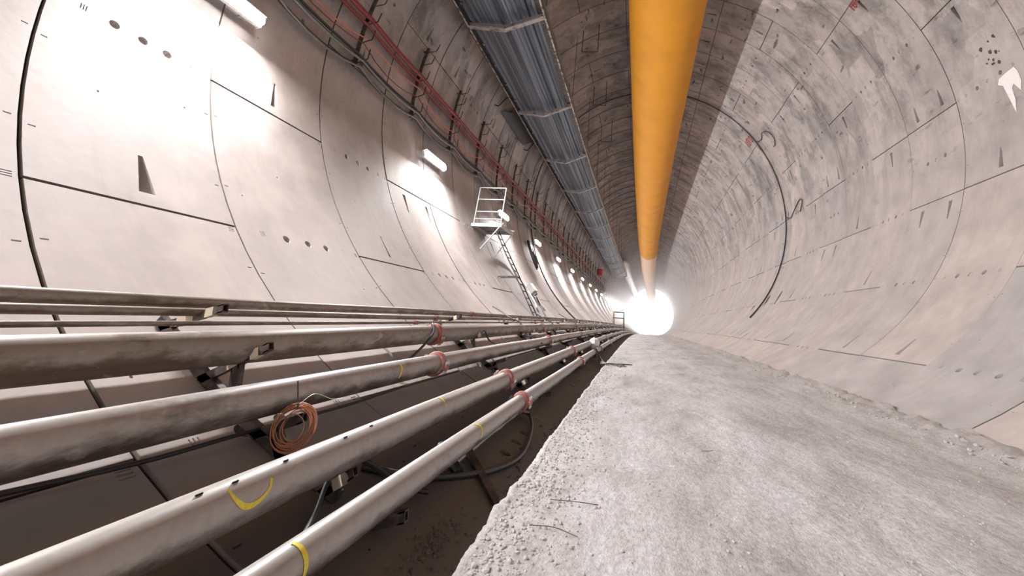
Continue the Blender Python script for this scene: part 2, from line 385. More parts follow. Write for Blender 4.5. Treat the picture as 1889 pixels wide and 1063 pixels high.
def ordinal(k):
    return ['nearest', 'second', 'third', 'fourth', 'fifth', 'sixth', 'seventh', 'eighth', 'ninth', 'tenth', 'eleventh', 'twelfth', 'thirteenth', 'fourteenth'][k]

# ------------------------------------------------------------------ the lining: rings of precast segments
YAW = -math.atan(0.069)
def joint_s(k):                   # distance at which ring joint k crosses the tunnel centre
    if k <= 0: return 0.298 * R - 0.069 * CX + k * RL
    return (0.233 + 0.304 * k) * R - 0.069 * CX
UNIT = 18.0
PAT = {'Q': [3, 5, 7, 9, 10, 12, 14, 16, 18, 20, 21], 'P': [4, 6, 8, 10, 11, 13, 15, 17, 19, 21, 22], 'S': [5, 6, 8, 10, 11, 13, 15, 17, 19, 21, 23]}
def ring_pattern(k):
    if k == 0: return 'Q'
    if k == -1: return 'P'
    return {2: 'Q', 0: 'P', 1: 'S'}[k % 3]
GAP = 0.0065
seg_cache = {}

def seg_mesh(units, ring_len, start_p, end_p, th0):
    """start_p / end_p: tuples of positions (fractions of the ring) of the tapered bolt pockets at the two longitudinal edges"""
    key = (units, round(ring_len, 3), start_p, end_p, th0)
    if key in seg_cache: return seg_cache[key]
    A = radians(UNIT * units); arc = A * R; Ln = ring_len
    dg = R * pi / 180
    holes = []                    # (polygon in (arc, y), depth function)
    def rect(a, y, ha, hy, dep):
        holes.append(([(a - ha, y - hy), (a + ha, y - hy), (a + ha, y + hy), (a - ha, y + hy)], lambda p, dep=dep: dep))
    def circ(a, y, r, dep, n=12):
        holes.append(([(a + r * cos(2 * pi * i / n), y + r * sin(2 * pi * i / n)) for i in range(n)], lambda p, dep=dep: dep))
    mid = arc / 2
    for i, (fy, dep) in enumerate(((.33, .09), (.50, .02), (.66, .09))): circ(mid, fy * Ln, .050, dep)
    if units == 2:
        for fy in (.165, .835):
            for q in (-1, 0, 1): rect(mid + .0, fy * Ln + q * .022, .035, .0045, .012)
        for fa in (4.5, 13.1, 22.9, 31.5):
            for y in (.065, Ln - .065): rect(fa * dg, y, .006, .022, .03)
    for q in (-1, 0, 1): rect(mid + q * .022, Ln - .07, .0045, .03, .012)
    for q in (-1, 0, 1): rect(arc - .05 - q * .02, Ln - .07, .004, .03, .012)
    for fy in start_p:            # wide end towards the edge at a = 0
        a0, a1 = 1.3 * dg, 5.0 * dg; y = fy * Ln
        holes.append(([(a0, y - .065), (a1, y - .02), (a1, y + .02), (a0, y + .065)], lambda p, a0=a0, a1=a1: .015 + .125 * (a1 - p[0]) / (a1 - a0)))
    for fy in end_p:
        a0, a1 = arc - 1.3 * dg, arc - 5.0 * dg; y = fy * Ln
        holes.append(([(a0, y - .065), (a0, y + .065), (a1, y + .02), (a1, y - .02)], lambda p, a0=a0, a1=a1: .015 + .125 * (a1 - p[0]) / (a1 - a0)))
    # little lifting sockets
    for fa, fy in ((.28, .30), (.74, .44), (.35, .80), (.62, .12)):
        circ(fa * arc, fy * Ln, .011, .02, 6)
    n_a = 12 * units // 1
    pts = []; edges = []
    def addp(p): pts.append(Vector(p)); return len(pts) - 1
    CH = .007
    a_lo, a_hi, y_lo, y_hi = GAP + CH, arc - GAP - CH, GAP + CH, Ln - GAP - CH
    na = 7 * units
    bl = [addp((a_lo + (a_hi - a_lo) * i / na, y_lo)) for i in range(na + 1)]
    bh = [addp((a_lo + (a_hi - a_lo) * i / na, y_hi)) for i in range(na + 1)]
    loop = bl + bh[::-1]
    edges += [(loop[i], loop[(i + 1) % len(loop)]) for i in range(len(loop))]
    for i in range(1, na):
        for fy in (.25, .58, .91):
            p = (a_lo + (a_hi - a_lo) * i / na, y_lo + (y_hi - y_lo) * fy)
            ok = True
            for poly, _ in holes:
                cx = sum(q[0] for q in poly) / len(poly); cy = sum(q[1] for q in poly) / len(poly)
                rr = max(hypot(q[0] - cx, q[1] - cy) for q in poly)
                if hypot(p[0] - cx, p[1] - cy) < rr + .02: ok = False; break
            if ok: addp(p)
    hidx = []
    for poly, dep in holes:
        ids = [addp(p) for p in poly]; hidx.append(ids)
        edges += [(ids[i], ids[(i + 1) % len(ids)]) for i in range(len(ids))]
    vo, eo, fo, ov, oe, of = delaunay_2d_cdt(pts, edges, [], 0, 1e-6)
    def inside(p, poly):
        c = False; n = len(poly)
        for i in range(n):
            x1, y1 = poly[i]; x2, y2 = poly[(i + 1) % n]
            if (y1 > p[1]) != (y2 > p[1]) and p[0] < (x2 - x1) * (p[1] - y1) / (y2 - y1) + x1: c = not c
        return c
    def m3(a, y, off=0.0):
        t = a / R + radians(th0); r = R + off
        return (r * sin(t), y - .069 * r * sin(t), r * cos(t))       # the ring planes stand slightly askew to the axis
    verts = []; nrm = []; faces = []; lnorm = []
    for v in vo:
        verts.append(m3(v[0], v[1])); t = v[0] / R + radians(th0); nrm.append((-sin(t), 0, -cos(t)))
    def addface(ids, given=None):
        p = [Vector(verts[i]) for i in ids[:3]]
        n = (p[1] - p[0]).cross(p[2] - p[0])
        faces.append(tuple(ids)); return n
    for f in fo:
        c = [sum(vo[i][k] for i in f) / len(f) for k in (0, 1)]
        if any(inside(c, poly) for poly, _ in holes): continue
        p = [Vector(verts[i]) for i in f]
        n = (p[1] - p[0]).cross(p[2] - p[0]); rad = Vector((-p[0][0], 0, -p[0][2]))
        ids = list(f) if n.dot(rad) > 0 else list(f)[::-1]
        faces.append(tuple(ids)); lnorm += [nrm[i] for i in ids]
    def quad(q, toward=None):     # flat faces with their own vertices
        o = len(verts); verts.extend(q); ids = list(range(o, o + len(q)))
        p = [Vector(v) for v in q]; n = (p[1] - p[0]).cross(p[-1] - p[0])
        if n.length < 1e-12: n = Vector((0, 0, 1))
        n.normalize()
        if toward is not None and n.dot(toward) < 0: ids = ids[::-1]; n = -n
        faces.append(tuple(ids)); lnorm.extend([tuple(n)] * len(ids))
    for poly, dep in holes:
        n = len(poly); c = (sum(p[0] for p in poly) / n, sum(p[1] for p in poly) / n)
        cw = Vector(m3(*c))
        for i in range(n):
            a, b = poly[i], poly[(i + 1) % n]
            q = [m3(*a), m3(*b), m3(b[0], b[1], dep(b)), m3(a[0], a[1], dep(a))]
            mid_ = sum((Vector(x) for x in q), Vector()) / 4
            quad(q, cw - mid_)
        quad([m3(p[0], p[1], dep(p)) for p in poly], Vector((-cw[0], 0, -cw[2])))
    # edge walls of the segment
    lp = [(vo[i][0], vo[i][1]) for i in loop] if len(vo) >= len(loop) else []
    bd = [(a_lo + (a_hi - a_lo) * i / na, y_lo) for i in range(na + 1)] + [(a_lo + (a_hi - a_lo) * i / na, y_hi) for i in range(na, -1, -1)]
    cm = Vector(m3(arc / 2, Ln / 2)); n_edge = 2 * len(bd)
    def grow(p): return (p[0] + (CH if p[0] > a_hi - 1e-4 else (-CH if p[0] < a_lo + 1e-4 else 0)), p[1] + (CH if p[1] > Ln / 2 else -CH))
    for i in range(len(bd)):
        a, b = bd[i], bd[(i + 1) % len(bd)]
        ea, eb = grow(a), grow(b)
        quad([m3(*a), m3(*b), m3(eb[0], eb[1], .011), m3(ea[0], ea[1], .011)], Vector((-cm[0], 0, -cm[2])))
        a, b = ea, eb
        q = [m3(a[0], a[1], .011), m3(b[0], b[1], .011), m3(b[0], b[1], .09), m3(a[0], a[1], .09)]
        mid_ = sum((Vector(x) for x in q), Vector()) / 4
        out = Vector(m3((a[0] + b[0]) / 2, (a[1] + b[1]) / 2)) - Vector(m3(min(max((a[0] + b[0]) / 2, .1), arc - .1), Ln / 2))
        quad(q, out if out.length > 1e-6 else mid_ - cm)
    me = bpy.data.meshes.new('concrete_segment'); me.from_pydata(verts, [], faces)
    me.polygons.foreach_set('use_smooth', [True] * len(faces))
    me.normals_split_custom_set(lnorm)
    me.materials.append(MAT['concrete']); me.materials.append(MAT['grout']); me.materials.append(MAT['joint_edge'])
    for i in range(len(faces) - n_edge, len(faces)): me.polygons[i].material_index = 1 if (i - len(faces) + n_edge) % 2 else 2
    me.update()
    seg_cache[key] = me
    return me

wall_left = empty('wall_left', kind='structure'); wall_right = empty('wall_right', kind='structure'); ceiling = empty('ceiling', kind='structure')
for o, l in ((wall_left, 'curved precast concrete lining on the left side, pinkish grey'), (wall_right, 'curved precast concrete lining on the right side'), (ceiling, 'dark stained precast concrete lining overhead')): o['label'] = l

N_NEAR = 25
def pockets(pat, j):              # pockets at joint j: (on the side below it, on the side above it); j rises clockwise
    jj = j % 20
    if pat == 'S' and jj == 5: return ('before', (.22, .72))
    if pat == 'S' and jj == 6: return ('after', (.2, .7))
    if pat in 'PS' and jj == 13: return ('before', (.32, .86)) if pat == 'P' else ('after', (.5,))
    if jj in (4, 3) or (pat == 'Q' and jj == 5): return ('after', (.46,))
    if jj > 9: return ('after', (.5,))
    return ('before', (.5,))

for k in range(-7, N_NEAR):
    s0 = joint_s(k); Ln = joint_s(k + 1) - s0
    pat = ring_pattern(k); js = PAT[pat]
    base = W(CX, s0, CZ)
    for i, j in enumerate(js):
        j2 = js[(i + 1) % len(js)] + (20 if i == len(js) - 1 else 0)
        units = j2 - j
        side1, f1 = pockets(pat, j); side2, f2 = pockets(pat, j2)
        sp = f1 if side1 == 'after' else (); ep = f2 if side2 == 'before' else ()
        th = 7 + 18 * j
        mid = (th + 9 * units) % 360
        if k < 0 and not (True): continue
        me = seg_mesh(units, Ln, sp, ep, th % 360)
        o = bpy.data.objects.new('concrete_segment', me); COL.objects.link(o)
        par = ceiling if (mid < 48 or mid > 312) else (wall_right if mid <= 180 else wall_left)
        o.parent = par
        jit = random.uniform(-.004, .004)
        o.location = base + Vector((sin(radians(mid)), 0, cos(radians(mid)))) * jit

# the far rings, too narrow in the photograph to be picked apart
far = {'wall_left': MB(), 'wall_right': MB(), 'ceiling': MB()}
for k in [q for q in range(-20, -7)] + [q for q in range(N_NEAR, 90) if joint_s(q) < S_END - 1]:
    s0 = joint_s(k); s1 = joint_s(k + 1)
    js = PAT[ring_pattern(k)]
    for i, j in enumerate(js):
        j2 = js[(i + 1) % len(js)] + (20 if i == len(js) - 1 else 0)
        th0 = 7 + 18 * j + .08; th1 = 7 + 18 * j2 - .08; mid = ((th0 + th1) / 2) % 360
        mb = far['ceiling' if (mid < 48 or mid > 312) else ('wall_right' if mid <= 180 else 'wall_left')]
        n = 5 * (j2 - j); vs = []; off = random.uniform(-.006, .006)
        for q in range(n + 1):
            th = th0 + (th1 - th0) * q / n
            for (ss, o_) in ((s0 + .01, -.05), (s0 + .012, off), (s1 - .012, off), (s1 - .01, -.05)):
                x, z = wall_s(th, o_); vs.append(W(x, ss - .069 * (x - CX), z))
        fs = [(q * 4 + r, q * 4 + r + 1, q * 4 + r + 5, q * 4 + r + 4) for q in range(n) for r in range(3)]
        mb.add(vs, fs, False)
for nme, par in (('wall_left', wall_left), ('wall_right', wall_right), ('ceiling', ceiling)):
    o = far[nme].obj('distant_segment', 'concrete', par); o['kind'] = 'stuff'

# the dark gasket behind the joints
mb = MB(); n = 90; vs = []; ss = [S_BACK + (S_END - S_BACK) * i / 60 for i in range(61)]
for s in ss:
    for q in range(n): vs.append(wall(360 * q / n, s, -.10))
mb.add(vs, [(i * n + q, i * n + (q + 1) % n, (i + 1) * n + (q + 1) % n, (i + 1) * n + q) for i in range(60) for q in range(n)])
tag(mb.obj('wall_joint_backing', 'grout'), 'dark gasket seen in the joints behind the lining segments', kind='structure')

# ------------------------------------------------------------------ road
def road_z(x, s):
    v = noise.fractal(Vector((x * 1.1, s * .45, 3.1)), .9, 2.0, 4) * .014
    v += noise.fractal(Vector((x * 7, s * 3.4, 9.1)), .8, 2.1, 3) * .007
    v += noise.noise(Vector((x * 24, s * 17, 1.7))) * .004
    v -= .012 * math.exp(-((x - .55) / .28) ** 2) + .012 * math.exp(-((x - 2.1) / .3) ** 2)   # wheel tracks
    if x > 2.45: v += (x - 2.45) * .16 * (1 + .8 * noise.noise(Vector((s * 1.7, 4, 0))) + .5 * noise.noise(Vector((s * 7, x * 6, 0))))
    return v
rows = []
s = -14.0
while s < 1.1: rows.append(s); s += .8
s = 1.1
while s < S_END + 6:
    rows.append(s); s += max(.028, .028 * (s / 3.2) ** 1.35) if s < 60 else 3.0
NX = 118; vs = []
def edge_x(s): return -.705 + .030 * noise.noise(Vector((s * 1.5, 0, 0))) + .022 * noise.noise(Vector((s * 6, 5, 0))) + .010 * noise.noise(Vector((s * 25, 8, 0)))
for s in rows:
    e = edge_x(s)
    x0, x1 = e, 3.05
    xc = CX - sqrt(R * R - (CZ + EYE + .6) ** 2) if False else 0
    zb = CZ - sqrt(R * R - (e - .04 - CX) ** 2)
    vs.append(W(e - .03, s, zb - .03)); vs.append(W(e - .012, s, -EYE - .035))
    for i in range(NX):
        x = x0 + (x1 - x0) * i / (NX - 1)
        z = -EYE + road_z(x, s) * (1 if i > 0 else .2)
        vs.append(W(x, s, z))
C = NX + 2
fs = [(r * C + i, r * C + i + 1, (r + 1) * C + i + 1, (r + 1) * C + i) for r in range(len(rows) - 1) for i in range(C - 1)]
mb = MB(); mb.add(vs, fs, True)
tag(mb.obj('floor', 'road'), 'pale grey compacted road slab down the middle of the tunnel', kind='structure')

# loose stones: a band of crushed stone along the broken left edge and a scatter across the road
mb = MB(); rnd = random.Random(3)
ico = [(0, 0, -1), (.89, 0, -.45), (.28, .85, -.45), (-.72, .53, -.45), (-.72, -.53, -.45), (.28, -.85, -.45), (.72, .53, .45), (-.28, .85, .45), (-.89, 0, .45), (-.28, -.85, .45), (.72, -.53, .45), (0, 0, 1)]
icf = [(0, 2, 1), (0, 3, 2), (0, 4, 3), (0, 5, 4), (0, 1, 5), (1, 2, 6), (2, 3, 7), (3, 4, 8), (4, 5, 9), (5, 1, 10), (2, 7, 6), (3, 8, 7), (4, 9, 8), (5, 10, 9), (1, 6, 10), (6, 7, 11), (7, 8, 11), (8, 9, 11), (9, 10, 11), (10, 6, 11)]
def stone(m, p, r):
    a = rnd.uniform(0, 6.28); sx, sy, sz = r * rnd.uniform(.7, 1.3), r * rnd.uniform(.7, 1.3), r * rnd.uniform(.4, .8)
    vs = []
    for v in ico:
        q = rnd.uniform(.8, 1.15); x, y, z = v[0] * sx * q, v[1] * sy * q, v[2] * sz * q
        vs.append((p[0] + x * cos(a) - y * sin(a), p[1] + x * sin(a) + y * cos(a), p[2] + z))
    m.add(vs, icf)
for i in range(5200):
    s = 1.2 + 14 * rnd.random() ** 1.8; e = edge_x(s)
    x = e + .02 + abs(rnd.gauss(0, .20)); r = .0035 + .010 * rnd.random() ** 3
    stone(mb, W(x, s, -EYE + road_z(x, s) + r * .3), r)
for i in range(2600):
    s = 1.2 + 16 * rnd.random() ** 1.6; x = rnd.uniform(-.6, 2.8); r = .003 + .007 * rnd.random() ** 4
    stone(mb, W(x, s, -EYE + road_z(x, s) + r * .25), r)
for i in range(900):
    s = 2 + 22 * rnd.random() ** 1.3; x = 2.86 - abs(rnd.gauss(0, .10)); r = .005 + .018 * rnd.random() ** 3
    stone(mb, W(x, s, -EYE + road_z(x, s) + r * .3), r)
tag(mb.obj('gravel', 'stone'), 'loose crushed gravel along the broken left edge and over the road', 'gravel', kind='stuff')
# silt and rubble lying in the trench beside the road
mb = MB()
for i in range(1500):
    s = 1.4 + 9 * rnd.random() ** 1.5; x = -.73 - abs(rnd.gauss(0, .10)); r = .003 + .012 * rnd.random() ** 4
    z = CZ - sqrt(R * R - (x - CX) ** 2)
    stone(mb, W(x, s, z + r * .3), r)
for i in range(260):
    s = rnd.gauss(2.75, .15); x = rnd.gauss(-.97, .04); r = .005 + .014 * rnd.random() ** 2
    z = CZ - sqrt(R * R - (x - CX) ** 2)
    stone(mb, W(x, s, z + r * .3), r)
tag(mb.obj('rubble', 'mud'), 'brown lumps of mud and rubble in the trench beside the road', 'rubble', kind='stuff')

# ------------------------------------------------------------------ pipes along the left
PIPES = {  # centre X, Z (from the eye line), radius, first joint, joint spacing
    'P1': (-1.128, -.724, .0635, 5.08, 4.9), 'P2': (-1.380, -.591, .0735, 5.33, 5.15), 'P3': (-1.825, -.408, .0735, 4.50, 5.54),
    'P4': (-2.185, -.214, .080, 5.16, 5.8), 'P5': (-2.47, -.115, .012, 5.3, 6.0), 'P6': (-2.53, -.064, .020, 5.95, 6.0), 'P7': (-2.62, -.011, .031, 7.5, 6.0)}
def sag(name, s):                 # small waviness of a hand-laid pipe
    h = {'P1': 1.3, 'P2': 2.7, 'P3': 4.1, 'P4': 5.9, 'P5': 7.7, 'P6': 9.2, 'P7': 11.3}[name]
    return .008 * noise.noise(Vector((s * .28, h, 0))), .008 * noise.noise(Vector((s * .28, h, 7)))
def pc(name, s):
    X, Z, r, _, _ = PIPES[name]; a, b = sag(name, s); return X + a, Z + b
def pipe_part(t, name, a, b, r, mat, pname='pipe_length', n=20, step=.5):
    p = Part(); k = max(2, int((b - a) / step) + 1)
    p.tube([W(pc(name, a + (b - a) * i / (k - 1))[0], a + (b - a) * i / (k - 1), pc(name, a + (b - a) * i / (k - 1))[1]) for i in range(k)], r, n)
    return p.at(pname, mat, t)
def paint(t, name, fn, n=24, w=.010, mat='yellow_paint', label='yellow spray paint mark'):
    """fn(u) -> (s, angle) along the mark; a thin ribbon lying on the pipe"""
    X, Z, r, _, _ = PIPES[name]; p = Part(); vs = []
    pts = [fn(i / n) for i in range(n + 1)]
    for i, (s, a) in enumerate(pts):
        s2, a2 = pts[min(i + 1, n)]; s1, a1 = pts[max(i - 1, 0)]
        ds, da = s2 - s1, (a2 - a1) * r; l = hypot(ds, da) or 1
        ns, na = -da / l, ds / l
        ww = w * (.65 + .35 * sin(pi * i / n))
        for q in (-1, 1):
            sv = s + ns * ww * q; av = a + na * ww * q / r
            cx, cz = pc(name, sv)
            vs.append(W(cx + (r + .0012) * cos(av), sv, cz + (r + .0012) * sin(av)))
    p.add(vs, [(2 * i, 2 * i + 1, 2 * i + 3, 2 * i + 2) for i in range(n)], True)
    o = p.at('paint_mark', mat, t); o['label'] = label; return o
PL = {
    'P1': ('lowest grey pipe, nearest the road edge, running off into the tunnel', 'pipe'),
    'P2': ('second grey pipe up from the road edge, with a yellow hook sprayed on it', 'pipe'),
    'P3': ('third grey pipe up from the road edge, dark and rusty underneath', 'pipe_rusty'),
    'P4': ('fourth large grey pipe, highest of the thick ones at eye level', 'pipe_dark'),
    'P5': ('thinnest dark pipe just above the highest thick grey pipe', 'pipe_dark'),
    'P6': ('middle one of the three thin steel pipes above the thick grey pipes', 'pipe_dark'),
    'P7': ('topmost thin steel pipe of the bank, pale along its top edge', 'pipe_dark')}
for name in PIPES:
    X, Z, r, j0, js = PIPES[name]
    lab, mat = PL[name]
    t = empty('pipe', W(X, 0, Z), lab, 'pipe', 'service pipes along the left wall')
    cuts = [-8.0, j0 - js] + [j0 + js * i for i in range(7)]
    for i in range(len(cuts) - 1):
        if cuts[i + 1] > cuts[i] + .1: pipe_part(t, name, cuts[i], cuts[i + 1], r, mat)
    pipe_part(t, name, cuts[-1], S_END - 2, r, mat, n=12, step=2.0)
    thick = r > .05
    for i in range(0, 8):
        s = j0 + js * i
        cx, cz = pc(name, s); c0 = W(cx, s, cz)
        if thick:
            p = Part(); prof = [(-.05, r + .002), (-.05, r + .014), (-.03, r + .021), (.03, r + .021), (.05, r + .014), (.05, r + .002)]
            n = 20; vs = []
            for (ds, rr) in prof:
                for q in range(n): vs.append(W(cx + rr * cos(2 * pi * q / n), s + ds, cz + rr * sin(2 * pi * q / n)))
            p.add(vs, [(a * n + q, a * n + (q + 1) % n, (a + 1) * n + (q + 1) % n, (a + 1) * n + q) for a in range(len(prof) - 1) for q in range(n)], True)
            ang = {'P1': .0, 'P2': -.35, 'P3': -.2, 'P4': -.5}[name]
            for sg in (0, pi):
                av = ang + sg; d = Vector((cos(av), 0, sin(av)))
                p.box(c0 + d * (r + .033), d * .018, Vector((0, .042, 0)), Vector((-sin(av), 0, cos(av))) * .018)
            co = p.at('coupling', 'clamp' if i < 3 else 'pipe', t); co['label'] = 'reddish bolted pipe coupling' if i < 3 else 'dusty bolted pipe coupling'
            for sg in (0, pi):
                av = ang + sg; d = Vector((cos(av), 0, sin(av))); tg = Vector((-sin(av), 0, cos(av)))
                for dy in (-.022, .022):
                    b = Part(); c = c0 + d * (r + .036) + Vector((0, dy, 0))
                    b.tube([c - tg * .045, c + tg * .045], .006, 6); b.tube([c + tg * .026, c + tg * .038], .012, 6); b.tube([c - tg * .038, c - tg * .026], .012, 6)
                    b.at('bolt', 'bolt', co)
        else:
            p = Part(); p.tube([W(cx, s - .04, cz), W(cx, s + .04, cz)], r + .008, 14); p.at('coupling', 'clamp' if i % 2 == 0 else 'pipe_dark', t)
    if name == 'P2':
        paint(t, name, lambda u: (1.79 + .18 * u, 1.0 - .3 * u - .85 * sin(pi * u) ** .5), w=.008, label='yellow spray painted hook mark')
        paint(t, name, lambda u: (3.56 + .01 * u, 1.6 - 1.2 * u), w=.010, label='faint yellow paint stripe')
        for (s, a) in ((2.07, 1.25), (1.7, 1.3), (2.45, 1.2), (2.68, 1.3), (1.83, 1.2)):
            p = Part(); c = W(pc(name, s)[0] + (r + .001) * cos(a), s, pc(name, s)[1] + (r + .001) * sin(a)); p.tube([c - Vector((0, .012, 0)), c + Vector((0, .012, 0))], .003, 6); p.at('chip', 'hollow', t)
    if name == 'P1':
        paint(t, name, lambda u: (1.88 + .03 * u, 1.5 - 1.9 * u), w=.011, label='yellow paint stripe round the pipe')
        paint(t, name, lambda u: (3.67 + .04 * sin(3 * u), 1.5 - 1.6 * u), w=.012, label='smudged yellow paint stripe')
    if name == 'P3':
        paint(t, name, lambda u: (3.71 + .008 * sin(5 * u), .9 - 1.3 * u), w=.013, label='bright yellow paint stripe')

# ------------------------------------------------------------------ frames that carry the pipes
def wall_pt_at_z(z):              # lining point on the left at height z relative to the eye
    return CX - sqrt(R * R - (z - CZ) ** 2)
frame_s = [2.64, 6.46, 9.9, 12.9] + [16.4 + 3.7 * i for i in range(8)]
def make_frame(s, k):
    if k < 10: lab = ordinal(k) + ' black square-tube pipe support frame on the left wall, counted from the camera'
    else: lab = 'small far black support frame under the pipes'
    t = empty('pipe_support', W(-2.3, s, -.4), lab, 'pipe support', 'black frames that carry the pipes')
    P = lambda x, z, ds=0: W(x, s + ds, z)
    T = .042
    # long runner bolted down along the curve of the lining
    zs = [-.13, -.36, -.55, -.68, -.80]
    for a, b in zip(zs[:-1], zs[1:]):
        p = Part(); nrm = Vector((CX - wall_pt_at_z((a + b) / 2), 0, CZ - (a + b) / 2)).normalized() * .03
        xa, xb = wall_pt_at_z(a), wall_pt_at_z(b)
        p.bar(P(xa, a) + nrm, P(xb, b) + nrm, T, T, up=(0, 1, 0)); p.at('runner', 'black_steel', t)
    def arm(root, tip, label=None, band=True, rn='arm', w=T):
        a, b = P(*root), P(*tip); d = (b - a).normalized(); p = Part()
        # a hollow square end: four walls round the mouth
        p.bar(a, b - d * .03, w, w, up=(0, 1, 0))
        side = d.cross(Vector((0, 1, 0))).normalized()
        for q in (-1, 1):
            p.box(b - d * .015 + side * q * (w / 2 - .003), d * .016, side * .003, Vector((0, w / 2, 0)))
            p.box(b - d * .015 + Vector((0, q * (w / 2 - .003), 0)), d * .016, side * (w / 2), Vector((0, .003, 0)))
        o = p.at(rn, 'black_steel', t)
        h = Part(); h.box(b - d * .024, d * .002, side * (w / 2 - .006), Vector((0, w / 2 - .006, 0))); h.at('end_shade_plate', 'hollow', o)  # near-black plate puts the shade inside the open tube into colour
        if band:
            c = b - d * .075; g = Part(); g.box(c, d * .022, side * (w / 2 + .002), Vector((0, w / 2 + .002, 0))); g.at('tape_band', 'tape', o)
        return o
    # upper arm for the three thin pipes
    arm((-2.74, -.145), (-2.40, -.035))
    g = Part(); g.box(P(-2.60, -.10), (.045, 0, .014), (0, T / 2 + .002, 0), (-.007, 0, .023)); g.at('tape_band', 'tape', t)
    # arm below the fourth pipe with a strut
    arm((-2.36, -.375), (-2.03, -.205))
    arm((-2.10, -.53), (-2.18, -.29), band=False, rn='strut')
    g = Part(); g.box(P(-2.2, -.285), (.024, 0, .013), (0, T / 2 + .003, 0), (-.011, 0, .023)); g.at('tape_band', 'tape', t)
    arm((-1.97, -.585), (-1.70, -.495), band=False)
    arm((-1.72, -.69), (-1.84, -.54), band=False, rn='strut')
    arm((-1.53, -.79), (-1.36, -.68))
    arm((-1.26, -.86), (-1.06, -.815), band=False)
    return t
for k, s in enumerate(frame_s): make_frame(s, k)

# ------------------------------------------------------------------ strip lamps on the left wall
lamp_th = -108.3
LX, LZ = wall_s(lamp_th, .19)
lamp_list = [3.72 + 6.54 * i for i in range(-6, 22)]
lamp_list = [s for s in lamp_list if s < S_END - 4]
def lamp_parts(t, base):
    # housing: a shallow tray with a hood, tube below it, two stand-off brackets to the wall
    th = radians(lamp_th); outw = Vector((sin(th), 0, cos(th)))        # away from the centre
    tng = Vector((cos(th), 0, -sin(th)))                               # clockwise = upwards on the left wall
    c = Vector(base); Y = Vector((0, 1, 0))
    p = Part(); p.box(c + outw * .05, Y * .62, tng * .075, outw * .02)
    p.box(c + outw * .015 + tng * .095, Y * .62, tng * .006, outw * .06)
    p.box(c + outw * .05 + Y * .62, Y * .006, tng * .08, outw * .035); p.box(c + outw * .05 - Y * .62, Y * .006, tng * .08, outw * .035)
    h = p.at('housing', 'white_plastic', t)
    for q in (-.4, .4):
        b = Part(); b.bar(c + outw * .06 + Y * q, c + outw * .20 + Y * q, .03, .03); b.at('bracket', 'gal', t)
    g = Part(); a = [(-.07, .03), (-.07, -.015), (-.045, -.045), (.045, -.045), (.07, -.015), (.07, .03)]
    vs = [c + Y * q + tng * u + outw * v for q in (-.6, .6) for (u, v) in a]
    g.add(vs, [(i, (i + 1) % 6, 6 + (i + 1) % 6, 6 + i) for i in range(6)] + [(5, 4, 3, 2, 1, 0), (6, 7, 8, 9, 10, 11)]); g.at('diffuser', 'light', t)
near_lamp = None
for k, s in enumerate(lamp_list):
    base = W(LX, s, LZ)
    vis = k - 6
    if vis < 0: lab = 'strip lamp on the left wall behind the viewpoint'
    elif vis == 0: lab = 'nearest strip lamp on the left wall, glaring at the top edge of the photo'
    elif vis == 1: lab = 'second strip lamp on the left wall, glaring beside the grey cables'
    elif vis == 2: lab = 'third strip lamp, shining over the ladder platform'
    elif vis < 9: lab = ordinal(vis) + ' strip lamp along the left wall, counted from the camera'
    else: lab = 'one of the tiny far strip lamps whose light runs together'
    if near_lamp is None:
        t = empty('strip_lamp', base, lab, 'lamp', 'strip lamps on the left wall'); lamp_parts(t, base); near_lamp = t
    else: relink(near_lamp, base, lab, 'strip lamps on the left wall')
    ld = bpy.data.lights.new('strip_light', 'AREA'); ld.shape = 'RECTANGLE'; ld.size = 1.18; ld.size_y = .09; ld.spread = radians(180)
    ld.energy = LAMP_W; ld.color = LAMP_COL
    lo = bpy.data.objects.new('strip_light', ld); COL.objects.link(lo)
    n = Vector((0.90, 0, -0.43)).normalized()         # the lamp faces across the tunnel and a little down
    Mx = Matrix((Vector((0, 1, 0)), n.cross(Vector((0, 1, 0))) * -1, -n)).transposed().to_4x4()
    if Mx.determinant() < 0: Mx = Matrix((Vector((0, -1, 0)), n.cross(Vector((0, 1, 0))) * -1, -n)).transposed().to_4x4()
    Mx.translation = base + n * .075
    lo.matrix_world = Mx

# ------------------------------------------------------------------ yellow ventilation duct under the crown
DX, DZ, DR = 1.077, 9.64, 1.345
t = empty('ventilation_duct', W(DX, 0, DZ), 'big round yellow fabric ventilation duct hung under the crown', 'duct')
def duct_len(a, b, r, mat, nm='duct_length', lab=None):
    p = Part(); n = 40; st = .35; k = max(3, int((b - a) / st)); vs = []
    for i in range(k + 1):
        s = a + (b - a) * i / k
        rr = r * (1 + .006 * noise.noise(Vector((s * .6, 0, 0))))
        for q in range(n):
            an = 2 * pi * q / n
            w = rr * (1 + .006 * noise.noise(Vector((cos(an) * 1.5, sin(an) * 1.5, s * .5))))
            vs.append(W(DX + w * cos(an), s, DZ + w * sin(an) - .0))
    p.add(vs, [(i * n + q, i * n + (q + 1) % n, (i + 1) * n + (q + 1) % n, (i + 1) * n + q) for i in range(k) for q in range(n)], True)
    o = p.at(nm, mat, t)
    if lab: o['label'] = lab
    # seam band
    return o
for i, a in enumerate([-16, 4, 24, 44]):
    b = a + 20 if i < 3 else 66
    duct_len(a, b, DR, 'duct_yellow')
duct_len(66.3, 98, DR * .97, 'duct_pale', lab='pale dusty orange length of the duct')
duct_len(98, S_END - 2, DR * .95, 'duct_pale', lab='pale dusty orange length of the duct')
